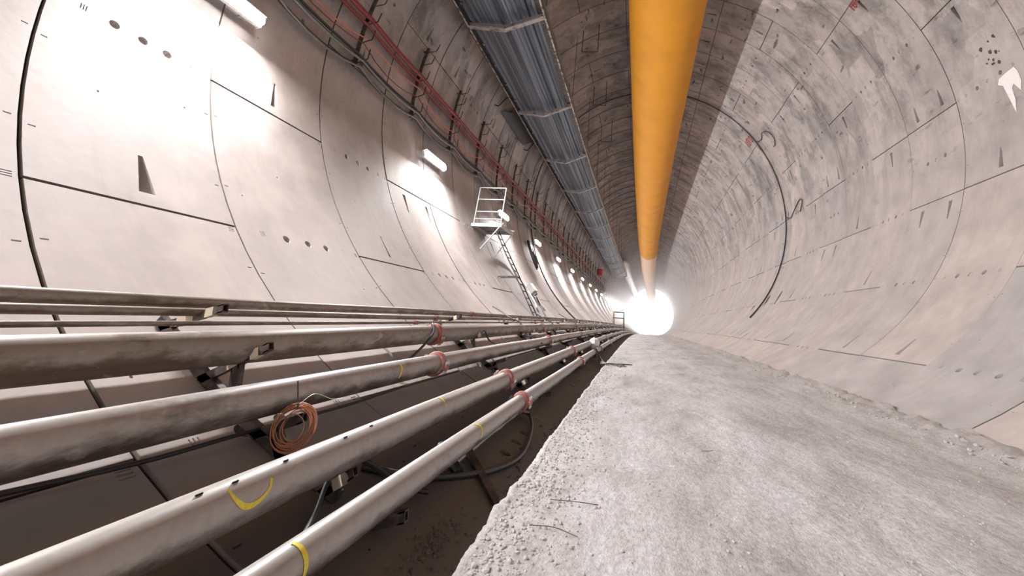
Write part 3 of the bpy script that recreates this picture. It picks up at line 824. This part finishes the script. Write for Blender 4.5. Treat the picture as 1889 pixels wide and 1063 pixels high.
for s in (4, 24, 44, 66.1, 85):
    p = Part(); n = 40; vs = []
    for ds in (-.06, .06):
        for q in range(n): vs.append(W(DX + (DR + .012) * cos(2 * pi * q / n), s + ds, DZ + (DR + .012) * sin(2 * pi * q / n)))
    p.add(vs, [(q, (q + 1) % n, n + (q + 1) % n, n + q) for q in range(n)], True); p.at('seam_band', 'duct_yellow' if s < 64 else 'duct_pale', t)
p = Part(); p.tube([W(DX, s, DZ + DR + .04) for s in range(-14, 140, 6)], .012, 6); p.at('carrier_wire', 'black_steel', t)
for s in range(-12, 110, 6):
    p = Part(); p.bar(W(DX, s, DZ + DR), W(DX, s, CZ + sqrt(R * R - (DX - CX) ** 2)), .015); p.at('hanger', 'black_steel', t)

# ------------------------------------------------------------------ grey corrugated steel duct, hung at the upper left
GL, GM, GR = (-4.90, 7.20), (-3.80, 7.07), (-2.70, 7.52)
t = empty('steel_duct', W(-3.8, 0, 7.2), 'grey corrugated steel duct with angled crossbeams beneath, upper left of the tunnel', 'duct')
bay = [9.45 + 5.87 * i for i in range(-4, 13)]
def gl(u):                        # u 0..1 across the underside from left rail to right rail
    if u < .5: q = u * 2; return GL[0] + (GM[0] - GL[0]) * q, GL[1] + (GM[1] - GL[1]) * q
    q = u * 2 - 1; return GM[0] + (GR[0] - GM[0]) * q, GM[1] + (GR[1] - GM[1]) * q
def sheet(s0, s1):
    p = Part(); us = []
    prof = []
    # flat pan on the left, then ribs towards the right rail
    u = .05
    prof.append((.03, .0))
    for (u0, u1, h) in ((.05, .07, .07), (.12, .14, .14), (.44, .455, .14), (.475, .49, .20), (.53, .545, .14), (.57, .585, .20), (.625, .64, .13), (.675, .69, .20), (.73, .745, .13), (.79, .805, .20), (.85, .865, .12), (.91, .925, .2), (.95, .96, .05)):
        prof.append((u0, prof[-1][1] if prof else h)); prof.append((u1, h))
    prof.append((.985, prof[-1][1]))
    m = len(prof); vs = []; steps = 6
    for i in range(steps + 1):
        s = s0 + (s1 - s0) * i / steps
        for (u, h) in prof:
            x, z = gl(u); vs.append(W(x, s, z + .15 + h * .9 + .008 * noise.noise(Vector((u * 8, s, 0)))))
    p.add(vs, [(i * m + q, (i + 1) * m + q, (i + 1) * m + q + 1, i * m + q + 1) for i in range(steps) for q in range(m - 1)])
    # back face so that the sheet has thickness
    vs2 = [(v[0], v[1], v[2] + .012) for v in vs]
    p.add(vs2, [(i * m + q, i * m + q + 1, (i + 1) * m + q + 1, (i + 1) * m + q) for i in range(steps) for q in range(m - 1)])
    return p.at('corrugated_sheet', 'sheet', t)
def girder(s):
    p = Part()
    for (a, b) in ((GL, GM), (GM, GR)):
        A, B = W(a[0], s, a[1]), W(b[0], s, b[1]); d = (B - A).normalized(); up = Vector((0, 1, 0)).cross(d) * -1
        if up.z < 0: up = -up
        c = (A + B) / 2; hl = (B - A) / 2
        p.box(c, hl, (0, .085, 0), up * .006)                       # bottom flange
        p.box(c + up * .055, hl, (0, .006, 0), up * .055)           # web
        p.box(c + up * .11, hl, (0, .085, 0), up * .006)
    o = p.at('crossbeam', 'beam', t)
    return o
for i, s in enumerate(bay):
    if i < len(bay) - 1: sheet(s, bay[i + 1])
    girder(s)
    for (x, z) in (GL, GR):
        p = Part(); top = CZ + sqrt(max(.1, R * R - (x - CX) ** 2)); p.bar(W(x, s, z + .05), W(x, s, top), .02); p.at('hanger_rod', 'black_steel', t)
for (x, z, sx) in ((GL[0], GL[1], -1), (GR[0], GR[1], 1)):
    for i in range(len(bay) - 1):
        s0, s1 = bay[i], bay[i + 1]; p = Part()
        A, B = W(x + .02 * sx, s0 + .01, z + .005), W(x + .02 * sx, s1 - .01, z + .005)
        p.bar(A, B, .05, .008); p.bar(A + Vector((.022 * sx, 0, .03)), B + Vector((.022 * sx, 0, .03)), .007, .06)
        p.at('edge_rail', 'rail', t)
for i in range(len(bay) - 1):
    p = Part(); x, z = GR; p.bar(W(x - .10, bay[i] + .06, z + .10), W(x - .10, bay[i + 1] - .06, z + .10), .16, .015); p.at('side_strip', 'black_steel', t)
# bolts/clips along the rails and the top cover
p = Part()
vs = []
cov = [(-4.97, 7.20), (-5.0, 7.50), (-4.75, 7.8), (-3.8, 7.95), (-2.85, 8.0), (-2.66, 7.85), (-2.64, 7.55)]
for s in bay:
    for (x, z) in cov: vs.append(W(x, s, z))
m = len(cov)
p.add(vs, [(i * m + q, i * m + q + 1, (i + 1) * m + q + 1, (i + 1) * m + q) for i in range(len(bay) - 1) for q in range(m - 1)]); p.at('cover', 'cover_sheet', t)
for i in range(5):
    for q in range(4):
        s = bay[i + 3] + 1.0 + q * 1.3; p = Part(); x, z = GL; p.box(W(x + .10, s, z + .12), (.03, 0, 0), (0, .04, 0), (0, 0, .05)); p.at('clip', 'rail', t)

# silver crinkled tube added between the two ducts for the wet lining's sheen
t = empty('sheen_tube', W(-3.0, 72, 8.8), 'crinkled silver tube added for the wet lining sheen far off between the grey duct and the yellow duct', 'duct')
for j, (a, b) in enumerate(((72, 90), (90, 110), (110, 140))):
    p = Part(); n = 20; vs = []; k = int((b - a) / .5)
    for i in range(k + 1):
        s = a + (b - a) * i / k; rr = (.85 if s > 75 else .12 + .73 * sqrt((s - 72) / 3)) * (1 + .05 * sin(s * 5.1) + .06 * noise.noise(Vector((s * 1.7, 2, 0))))
        for q in range(n):
            an = 2 * pi * q / n; w = rr * (1 + .07 * noise.noise(Vector((cos(an) * 2, sin(an) * 2, s * 1.4))))
            vs.append(W(-3.0 + w * cos(an), s, 8.8 + w * sin(an)))
    p.add(vs, [(i * n + q, i * n + (q + 1) % n, (i + 1) * n + (q + 1) % n, (i + 1) * n + q) for i in range(k) for q in range(n)] + [tuple(range(n))], True); p.at('duct_length', 'sheen_silver', t)

# ------------------------------------------------------------------ cable brackets and cables on the left wall
br_s = [6.62 + 2.42 * i for i in range(-4, 28)]
def bracket_parts(t, s):
    p = Part(); pts = [wall(th, s, .09) for th in (-101.6, -97, -92, -87, -83.4)]
    for a, b in zip(pts[:-1], pts[1:]): p.bar(a, b, .07, .045, up=(0, 1, 0))
    p.at('bar', 'black_steel', t)
    for th in (-100.5, -84.5):
        f = Part(); f.bar(wall(th, s, .0), wall(th, s, .09), .04, .04, up=(0, 1, 0)); f.at('foot', 'black_steel', t)
    for th in (-84.6, -88.2, -92.6, -96.8, -101.2):
        h = Part(); a = wall(th, s, .10); b = wall(th + .6, s, .34); c = wall(th + 2.7, s, .36)
        h.bar(a, b, .018, .018, up=(0, 1, 0)); h.bar(b, c, .018, .018, up=(0, 1, 0)); h.at('hook', 'black_steel', t)
first = None
for k, s in enumerate(br_s):
    v = k - 4
    loc = wall(-92, s, 0)
    lab = ('cable bracket on the left wall behind the viewpoint' if v < 0 else
           (ordinal(v) + ' black hooked cable bracket along the left wall, counted from the camera') if v < 12 else
           'small far black cable bracket in the row on the left wall')
    if first is None:
        first = empty('cable_bracket', loc, lab, 'cable bracket', 'hooked brackets that carry the cables'); bracket_parts(first, s)
    else: relink(first, loc, lab, 'hooked brackets that carry the cables')

def cable(name, lab, th, off, r, mat, s0, s1, sagd, grp=None, cat='cable', n=8, wig=.25, seed=1, droop=None):
    rn = random.Random(seed); pts = []
    nodes = [s for s in br_s if s0 - .1 <= s <= s1 + .1]
    for a, b in zip(nodes[:-1], nodes[1:]):
        sg = sagd * (1 + rn.uniform(-wig, wig)); m = 5 if a < 45 else 2
        for i in range(m):
            u = i / m; dz = -4 * sg * u * (1 - u)
            tha = th + droop(a + (b - a) * u) if droop else th
            p = wall(tha, a + (b - a) * u, off); pts.append(p + Vector((.25 * -dz * 0, 0, dz)))
    pts.append(wall(th + (droop(nodes[-1]) if droop else 0), nodes[-1], off))
    mb = MB(); mb.tube(pts, r, n); return tag(mb.obj(name, mat), lab, cat, grp)
S_C = br_s[-1]
G1 = 'red hoses along the left wall'
cable('hose', 'dark red hose, highest of the red bundle on the left wall', -91.2, .17, .045, 'red_hose', br_s[0], S_C, .03, G1, 'hose', seed=2)
cable('hose', 'dark red hose, outermost of the red bundle on the left wall', -92.0, .25, .040, 'red_hose', br_s[0], S_C, .05, G1, 'hose', seed=3)
cable('hose', 'brighter red hose, lowest of the red bundle on the left wall', -92.9, .17, .030, 'red_hose', br_s[0], S_C, .07, G1, 'hose', seed=4)
G2 = 'grey cables along the left wall'
for i, (th, off, r, mt, lab) in enumerate(((-99.4, .16, .026, 'grey_rubber', 'dark grey cable, highest of the grey run on the left wall'),
        (-100.4, .20, .030, 'grey_rubber', 'thick dark grey cable, second from the top of the grey run'),
        (-101.0, .26, .022, 'pale_cable', 'thin pale grey cable in the middle of the grey run'),
        (-101.7, .15, .028, 'grey_rubber', 'dark grey cable, second from the bottom of the grey run'),
        (-102.2, .22, .016, 'pale_cable', 'thin pale cable, lowest of the grey run on the left wall'))):
    cable('cable', lab, th, off, r, mt, br_s[0], S_C, .05 + .025 * i, G2, seed=10 + i)
cable('cable', 'thin orange pink cable drooping between the red and grey runs', -95.6, .22, .014, 'orange_cable', br_s[0], br_s[22], .16, None, seed=21, wig=.5, droop=lambda s: .9 * sin(s * .9))
cable('cable', 'thin dull red cable looping lowest under the red bundle', -97.3, .2, .011, 'red_hose', br_s[0], br_s[18], .20, None, seed=23, wig=.5, droop=lambda s: .7 * sin(s * .7 + 2))

# ------------------------------------------------------------------ platform with ladder
pz = 2.38; s1, s2 = 12.95, 14.35; xo = -4.13
t = empty('platform', W(-4.6, 13.6, pz), 'steel access platform with railing on the left wall above the ladder', 'platform')
xi = wall_pt_at_z(pz) + .03
p = Part(); c = W((xo + xi) / 2, (s1 + s2) / 2, pz)
p.box(c, ((xo - xi) / 2, 0, 0), (0, (s2 - s1) / 2, 0), (0, 0, .012)); p.at('deck', 'mesh_grey', t)
p = Part()
for a, b in (((xi, s1), (xo, s1)), ((xo, s1), (xo, s2)), ((xo, s2), (xi, s2)), ((xi, s2), (xi, s1))): p.bar(W(a[0], a[1], pz - .05), W(b[0], b[1], pz - .05), .05, .08)
p.at('deck_frame', 'gal', t)
for a in ((xi + .06, s1), (xo, s1)):
    q = Part(); q.tube([W(a[0], a[1], pz), W(a[0], a[1], pz + 1.08)], .022, 8); q.at('post', 'gal', t)
for z in (.13, .35, .72, 1.08):
    q = Part(); q.tube([W(xi + .06, s1, pz + z), W(xo, s1, pz + z)], .018, 8); q.at('rail', 'gal', t)
for (s, xb, zb) in ((s1, -4.63, 1.66), (s2, -4.62, 1.62)):
    q = Part(); q.tube([W(xo, s, pz - .06), W(wall_pt_at_z(zb), s, zb)], .02, 8); q.at('brace', 'gal', t)
# ladder: its own thing, stands on the lining and leans on the platform
top = (-4.38, 2.28); bot = (-2.86, .02)
t = empty('ladder', W(bot[0], 13.45, bot[1]), 'narrow steel ladder leaning from the pipes up to the platform', 'ladder')
d = Vector((top[0] - bot[0], 0, top[1] - bot[1]))
for ds in (-.23, .23):
    q = Part(); q.bar(W(bot[0], 13.45 + ds, bot[1]), W(top[0], 13.45 + ds, top[1]), .03, .022, up=(0, 1, 0)); q.at('side_rail', 'black_steel', t)
for i in range(13):
    u = (i + .5) / 13; q = Part(); x, z = bot[0] + d.x * u, bot[1] + d.z * u
    q.tube([W(x, 13.22, z), W(x, 13.68, z)], .014, 6); q.at('rung', 'black_steel', t)
for q_ in (-.15, .15):
    x, z = bot[0] + d.x * .43, bot[1] + d.z * .43
    q = Part(); q.bar(W(x, 13.45 + q_, z), W(wall_pt_at_z(z - .02), 13.45 + q_, z - .02), .03, .03); q.at('standoff', 'black_steel', t)
# pale hose that drops from the platform corner to the grey box
mb = MB(); mb.tube(smoothpath([W(-4.1, 14.42, pz + .05), wall(-117.5, 14.9, .3), wall(-123, 15.6, .12), wall(-129, 16.0, .06), wall(-134, 16.3, .05), wall(-139, 15.9, .06), wall(-142, 15.2, .06)]), .026, 8)
tag(mb.obj('hose', 'green_hose'), 'pale green hose dropping from the platform corner down the wall', 'hose')
# grey junction box
t = empty('junction_box', wall(-134.5, 16.8, .1), 'small grey junction box on the lower left wall behind the ladder', 'junction box')
p = Part(); c = wall(-134.5, 16.8, .12); o = Vector((sin(radians(-134.5)), 0, cos(radians(-134.5)))); tg = Vector((o.z, 0, -o.x))
p.box(c, o * .10, (0, .26, 0), tg * .16); p.at('case', 'white_plastic', t)
for q_ in (-.12, .1):
    q = Part(); q.box(c - tg * .2 + Vector((0, q_, 0)), o * .05, (0, .05, 0), tg * .06); q.at('plug', 'mesh_grey', t)
p = Part(); p.bar(c - o * .1, wall(-134.5, 16.8, 0), .06, .06); p.at('foot', 'gal', t)
mb = MB(); mb.tube(smoothpath([wall(-137, 17.0, .06), wall(-140, 16.6, .04), wall(-143, 15.9, .05), wall(-146.5, 15.2, .04)]), .02, 8)
tag(mb.obj('cable', 'black_rubber'), 'black cable trailing down the wall from the grey junction box', 'cable')

# hose that follows a ring joint right round the lining
hs = 21.9
def hoop(th): return 22.0 + .3 - .069 * (R * sin(radians(th)))
mb = MB(); mb.tube([wall(th, hoop(th) - .02, .05) for th in [-151 + 3 * i for i in range(98)]], .03, 8)
tag(mb.obj('hose', 'black_rubber'), 'black hose following a ring joint right round the lining', 'hose')
t = empty('hose_reel', wall(-117, 20.8, .2), 'dark bundle of coiled hose hanging on the left wall behind the ladder', 'hose reel')
for i in range(7):
    p = Part(); c = wall(-116.5, 20.95 + .03 * i, .15 + .03 * (i % 3)); o = Vector((sin(radians(-116.5)), 0, cos(radians(-116.5)))); tg = Vector((o.z, 0, -o.x))
    rr = .34 + .03 * (i % 4)
    p.tube([c + Vector((0, 1, 0)) * (rr * .55 * cos(a * pi / 9)) + tg * (rr * 1.6 * sin(a * pi / 9)) for a in range(18)], .035, 6, closed=True); p.at('hose_loop', 'black_rubber', t)
for i, (pp, lab) in enumerate(((((60, -.1), (61.5, -.7), (60, -1.3), (62, -1.9), (65.5, -2.05), (67.8, -1.75), (68, -1.45)), 'thin cable end curling from the ring hose on the upper right'),
                               (((96, -.1), (97.5, -.7), (95.2, -1.4), (93, -2.2), (94.5, -2.5), (97.5, -2.1)), 'thin cable end curling from the ring hose at mid right'))):
    mb = MB(); mb.tube(smoothpath([wall(a, hoop(a) + b, .05) for a, b in pp]), .022, 6); tag(mb.obj('cable', 'grey_rubber'), lab, 'cable')

# flat grey panel and hangers beside the steel duct
t = empty('wall_panel', wall(-75, 15, .1), 'dark grey triangular sheet panel beside the steel duct', 'panel')
p = Part(); A = wall(-75.2, 14.9, .10); B = wall(-75.2, 18.6, .10); Cc = wall(-65.5, 20.3, .25); D = wall(-68, 16.6, .25)
nn = (B - A).cross(Cc - A).normalized() * .012
p.add([A - nn, B - nn, Cc - nn, D - nn, A + nn, B + nn, Cc + nn, D + nn], [(0, 1, 2, 3), (7, 6, 5, 4), (0, 4, 5, 1), (1, 5, 6, 2), (2, 6, 7, 3), (3, 7, 4, 0)]); p.at('sheet', 'grey_panel', t)
for i, s in enumerate((14.3, 19.2)):
    lab = ('nearer' if i == 0 else 'farther') + ' dark angled hanger between the left wall and the steel duct'
    mb = MB(); mb.bar(wall(-75.5, s, .0), wall(-75.5, s, .2), .04); mb.bar(wall(-75.5, s, .2), wall(-71.5, s, .35), .045); mb.bar(wall(-71.5, s, .35), W(GL[0], s, GL[1] + .12), .045)
    tag(mb.obj('hanger', 'black_steel'), lab, 'hanger')
for i, s in enumerate((15.0, 20.2, 25.5)):
    lab = ['nearest', 'middle', 'farthest'][i] + ' thin bent rod hanging from the ceiling right of the steel duct'
    x = -1.7; zt = CZ + sqrt(R * R - (x - CX) ** 2)
    mb = MB(); mb.bar(W(x, s, zt + .02), W(x, s, zt - 1.5), .03); mb.bar(W(x, s, zt - 1.5), W(x - .7, s, zt - 1.5), .03); mb.bar(W(x - .7, s, zt - 1.5), W(x - .7, s, CZ + sqrt(R * R - (x - .7 - CX) ** 2)), .03)
    tag(mb.obj('ceiling_hanger', 'black_steel'), lab, 'hanger')
# red box far along the cable row
t = empty('alarm_box', wall(-83, 62, .2), 'small red box far along the upper left wall', 'box')
p = Part(); p.box(wall(-84.6, 62, .3), (.28, 0, 0), (0, .7, 0), (0, 0, .38)); p.at('case', 'red_box', t)
p = Part(); p.box(wall(-84.6, 61.2, .3), (.2, 0, 0), (0, .08, 0), (0, 0, .2)); p.at('cap', 'red_box', t)
# small far platform by the pipes
t = empty('platform', W(-2.6, 52, 0), 'tiny far off railed platform at the end of the pipes', 'platform')
p = Part(); p.box(W(-2.35, 52.5, .0), (.55, 0, 0), (0, .9, 0), (0, 0, .04)); p.at('deck', 'mesh_grey', t)
for x in (-2.9, -1.8):
    for s in (51.6, 53.4):
        q = Part(); q.tube([W(x, s, -.8), W(x, s, 1.15)], .04, 6); q.at('post', 'black_steel', t)
for z in (.6, 1.15):
    for s in (51.6, 53.4): q = Part(); q.tube([W(-2.9, s, z), W(-1.8, s, z)], .03, 6); q.at('rail', 'black_steel', t)

# ------------------------------------------------------------------ cables lying among the pipes
def lying(X, s, off=.02):         # on the lining in the trench
    z = CZ - sqrt((R - off) ** 2 - (X - CX) ** 2); return W(X, s, z)
mb = MB(); mb.tube(smoothpath([W(-1.13, 5.12, -.80), lying(-1.10, 5.4, .04), lying(-.98, 5.0, .03), lying(-.90, 4.3, .022), lying(-.98, 3.8, .022), lying(-1.15, 3.4, .022), lying(-1.32, 3.15, .022), lying(-1.5, 2.98, .022)]), .017, 8)
tag(mb.obj('hose', 'black_rubber'), 'black hose looping from the lowest pipe across the trench floor', 'hose')
mb = MB(); mb.tube(smoothpath([lying(-2.02, 1.0, .03), lying(-1.97, 1.67, .03), lying(-1.94, 2.1, .03), lying(-1.91, 2.6, .05), lying(-1.93, 3.4, .03), lying(-1.95, 4.2, .03)]), .009, 8)
tag(mb.obj('cable', 'black_rubber'), 'black cable lying on the lining behind the third grey pipe', 'cable')
mb = MB(); mb.tube(smoothpath([lying(-1.28, 2.15, .03), lying(-1.38, 2.42, .03), lying(-1.45, 2.6, .10), lying(-1.42, 2.74, .13), lying(-1.35, 2.85, .1), lying(-1.26, 2.98, .04), lying(-1.15, 3.1, .03)]), .012, 8)
tag(mb.obj('cable', 'black_rubber'), 'black cable arching over the taped tube between the two lowest pipes', 'cable')
mb = MB(); mb.tube(smoothpath([W(-2.24, 5.2, -.13), W(-2.17, 5.05, -.12), W(-2.08, 4.9, -.20), W(-2.09, 4.6, -.36), lying(-2.12, 4.3, .03)]), .012, 8)
tag(mb.obj('cable', 'black_rubber'), 'black cable hanging over the fourth pipe beside its red coupling', 'cable')
mb = MB(); mb.tube(smoothpath([W(-2.04, 6.5, -.20), W(-1.98, 6.55, -.30), W(-1.94, 6.9, -.36), W(-1.92, 7.4, -.33)]), .010, 8)
tag(mb.obj('cable', 'black_rubber'), 'short black cable drooping from the second support frame', 'cable')
mb = MB(); mb.tube(smoothpath([lying(-1.35, 3.7, .03), lying(-1.25, 3.62, .03), lying(-1.12, 3.5, .03)]), .028, 8)
tag(mb.obj('hose', 'black_rubber'), 'thick black hose stub under the lowest pipe near the rubble', 'hose')
# dark steel angle lying towards the road edge
mb = MB(); mb.bar(lying(-1.32, 4.05, .02), lying(-.80, 3.35, .02), .05, .02); tag(mb.obj('steel_strip', 'black_steel'), 'dark flat steel strip lying across the trench to the road edge', 'steel strip')
# open tube end near the road, coil of wire, loose cables further in
t = empty('wire_coil', W(-1.78, 2.62, -.52), 'coil of orange wire hanging below the third grey pipe', 'coil')
c = W(-1.68, 2.53, -.515)
for i in range(12):
    p = Part(); rr = .060 + .0035 * ((i * 5) % 11); rx = Vector((.75, .55, .1)).normalized(); ry = Vector((-.15, -.1, 1)).normalized()
    cc = c + Vector((.004 * ((i * 7) % 5) - .01, .004 * i, .005 * ((i * 3) % 4) - .01))
    p.tube([cc + rx * (rr * cos(a * pi / 12)) + ry * (rr * sin(a * pi / 12)) for a in range(24)], .0022, 5, closed=True); p.at('wire_turn', 'copper', t)
p = Part(); p.tube(smoothpath([c + Vector((0, 0, .09)), c + Vector((.05, .02, .13)), c + Vector((.13, .05, .11)), c + Vector((.18, .06, .115))]), .0014, 5); p.at('wire_end', 'bolt', t)
p = Part(); p.tube([c + Vector((0, 0, .07)), c + Vector((-.05, 0, .18))], .004, 5); p.at('tie', 'black_rubber', t)
t = empty('cable_tangle', W(-1.1, 12, -.7), 'tangle of thin black cables strapped to the lowest pipe and trailing onto the road', 'cables')
rn = random.Random(5)
for i in range(7):
    s = 10.9 + .35 * rn.random(); a = rn.uniform(-.06, .06); p = Part()
    s += 2.2; p.tube(smoothpath([W(-1.12, s, -.65), W(-1.03, s - .2, -.73), W(-.92 + a, s - .8, -.89 + .02 * (i % 3)), W(-.76 + a, s - 1.5, -.86), W(-.60 + a, s - 2.0 - .05 * i, -EYE + .03), W(-.34 + .04 * i, s - 2.7 + .1 * i, -EYE + .025)]), .009, 6); p.at('cable', 'black_rubber', t)
for ds in (0, .12, .3):
    p = Part(); cx, cz = pc('P1', 13.0 + ds); p.tube([W(cx + .075 * cos(a * pi / 8), 13.0 + ds, cz + .075 * sin(a * pi / 8)) for a in range(16)], .011, 6, closed=True); p.at('strap', 'black_rubber', t)
t = empty('white_bag', W(-1.26, 14.6, -.5), 'crumpled white plastic wrapping over the two lowest pipes far along', 'bag')
mb = Part(); n, m = 10, 8; vs = []
for i in range(m + 1):
    ph = pi * i / m
    for q in range(n):
        a = 2 * pi * q / n; w = 1 + .25 * noise.noise(Vector((cos(a) * 2, sin(a) * 2, i)))
        vs.append(W(-1.26 + .16 * sin(ph) * cos(a) * w, 14.6 + .5 * sin(ph) * sin(a) * w, -.58 + .13 * cos(ph) * w))
mb.add(vs, [(i * n + q, i * n + (q + 1) % n, (i + 1) * n + (q + 1) % n, (i + 1) * n + q) for i in range(m) for q in range(n)], False); mb.at('wrap', 'white_plastic', t)
# cables crossing the upper pipes further in
for i, s in enumerate((9.0, 12.4, 17.0)):
    lab = ['nearest', 'middle', 'farthest'][i] + ' bundle of thin black cables dropping across the upper pipes'
    t = empty('cable_bundle', W(-2.4, s, -.1), lab, 'cables')
    for q_ in range(3):
        p = Part(); o_ = .05 * q_
        p.tube(smoothpath([W(-2.86, s + o_ + .3, .14), W(-2.60, s + o_ + .15, .045), W(-2.40, s + o_, -.04), W(-2.18, s + o_ - .05, -.115), W(-2.08, s + o_ - .25, -.30), W(-1.88, s + o_ - .1, -.32), W(-1.74, s + o_, -.42)]), .008, 6); p.at('cable', 'black_rubber', t)
# twigs of wire on the road
for i, (x, s, l) in enumerate(((-.38, 2.72, .12), (-.33, 3.05, .13), (.55, 4.3, .05))):
    mb = MB(); z = -EYE + road_z(x, s) + .008
    mb.tube(smoothpath([W(x - l, s + .02, z), W(x, s, z + .005), W(x + l, s + .06 * (i - 1), z)]), .0017, 5)
    tag(mb.obj('wire_scrap', 'black_steel'), ['lower', 'upper', 'rightmost'][i] + ' thin scrap of wire lying on the pale road', 'wire')

# ------------------------------------------------------------------ marks on the lining
def lettering(txt, th0, s0, h, lab):
    cu = bpy.data.curves.new('t', 'FONT'); cu.body = txt; cu.size = 1.0; cu.offset = .025; cu.fill_mode = 'FRONT'
    ob = bpy.data.objects.new('t', cu); COL.objects.link(ob)
    dg = bpy.context.evaluated_depsgraph_get(); me = bpy.data.meshes.new_from_object(ob.evaluated_get(dg))
    bm = bmesh.new(); bm.from_mesh(me); bmesh.ops.triangulate(bm, faces=bm.faces); bmesh.ops.remove_doubles(bm, verts=bm.verts, dist=1e-4)
    vs = []
    for v in bm.verts:
        th = th0 - degrees_(v.co.y * h / .7 / R); vs.append(wall(th, s0 - v.co.x * h / .7 * .9, .012))
    fs = [tuple(v.index for v in f.verts) for f in bm.faces]; bm.free()
    bpy.data.objects.remove(ob); bpy.data.meshes.remove(me)
    mb = MB(); mb.add(vs, fs); o = mb.obj('stencilled_number', 'red_paint'); return tag(o, lab, 'number')
def degrees_(x): return x * 180 / pi
lettering('101', 62.9, 10.45, .24, 'large red painted number on the upper right lining by the top edge')
lettering('1010', 58.6, 23.2, .42, 'small red painted number on the right lining above the ring hose')

def blob(name, lab, cat, pts, mat, off=.004):
    off += .007
    mb = MB(); n = len(pts); c = (sum(p[0] for p in pts) / n, sum(p[1] for p in pts) / n)
    vs = [wall(c[0], c[1], off + .01)] + [wall(p[0], p[1], off) for p in pts] + [wall(p[0], p[1], -.004) for p in pts]
    fs = [(0, 1 + (i + 1) % n, 1 + i) for i in range(n)] + [(1 + i, 1 + (i + 1) % n, n + 1 + (i + 1) % n, n + 1 + i) for i in range(n)]
    mb.add(vs, fs); return tag(mb.obj(name, mat), lab, cat)
# white grout run with two tails on the right wall
mb = MB()
outline = [(97.6, 7.38), (97.7, 7.55), (98.0, 7.78), (98.9, 7.85), (99.6, 7.74), (101.5, 7.70), (104.6, 7.62), (105.3, 7.59), (103.0, 7.55), (100.9, 7.56), (100.3, 7.5), (101.3, 7.44), (102.1, 7.38), (100.5, 7.32), (98.6, 7.33)]
vs = [wall(a, s, .006) for a, s in outline]; mb.add(vs, [tuple(range(len(vs)))]); tag(mb.obj('grout_run', 'white_paint'), 'white forked run of grout on the right wall near the top corner', 'grout run')
rn = random.Random(11)
for i in range(14):
    a, s = 92.5 + rn.uniform(-2.6, 3.2), 7.72 + rn.uniform(-.25, .22); rr = rn.uniform(.012, .045)
    pts = [(a + degrees_(rr * sin(q * pi / 4) * rn.uniform(.8, 1.4) / R), s + rr * cos(q * pi / 4) * rn.uniform(.7, 1.2)) for q in range(8)]
    blob('dirt_spot', 'one of the dark dirt spots scattered above the white grout run', 'dirt spot', pts, 'mud', .002)['group'] = 'dirt spots above the white grout run'
for i, (a, s, w, l) in enumerate(((131.0, 21.6, .16, 5.0), (130.6, 19.9, .13, 6.2), (149.5, 19.3, .10, 4.5), (134, 23.5, .1, 3))):
    lab = ['dark dirt streak on the lower right wall, taller one on the left', 'dark dirt streak on the lower right wall beside the shorter bolt pockets', 'dark dirt streak low on the right wall near the road', 'small dark dirt streak farthest along the lower right wall'][i]
    pts = [(a - l / 2, s + w * .2), (a - l * .2, s + w), (a + l * .15, s + w * .6), (a + l / 2, s), (a + l * .1, s - w * .7), (a - l * .3, s - w * .5)]
    blob('dirt_streak', lab, 'dirt streak', pts, 'mud', .002)

# ------------------------------------------------------------------ haze in the far stretch of the tunnel
if HAZE > 0:
    m = bpy.data.materials.new('dust_haze'); m.use_nodes = True; tt = m.node_tree; tt.nodes.clear()
    o_ = tt.nodes.new('ShaderNodeOutputMaterial'); v_ = tt.nodes.new('ShaderNodeVolumeScatter')
    v_.inputs['Density'].default_value = HAZE; v_.inputs['Anisotropy'].default_value = .5; v_.inputs['Color'].default_value = (.97, .98, 1, 1); tt.links.new(v_.outputs[0], o_.inputs['Volume'])
    mb = MB(); n = 32; vs = []; sl = [62, 80, 100, 120, S_END + 1]
    for s in sl:
        for q in range(n): vs.append(wall(360 * q / n, s, -.05))
    mb.add(vs, [(i * n + q, i * n + (q + 1) % n, (i + 1) * n + (q + 1) % n, (i + 1) * n + q) for i in range(len(sl) - 1) for q in range(n)] + [tuple(range(n)), tuple(range(len(sl) * n - 1, (len(sl) - 1) * n - 1, -1))])
    ho = mb.obj('dust_haze', m); bm = bmesh.new(); bm.from_mesh(ho.data); bmesh.ops.recalc_face_normals(bm, faces=bm.faces); bm.to_mesh(ho.data); bm.free()
    tag(ho, 'pale dust haze filling the far end of the tunnel', 'haze', kind='stuff')

for o in bpy.data.objects:
    if '_base' in o: del o['_base']
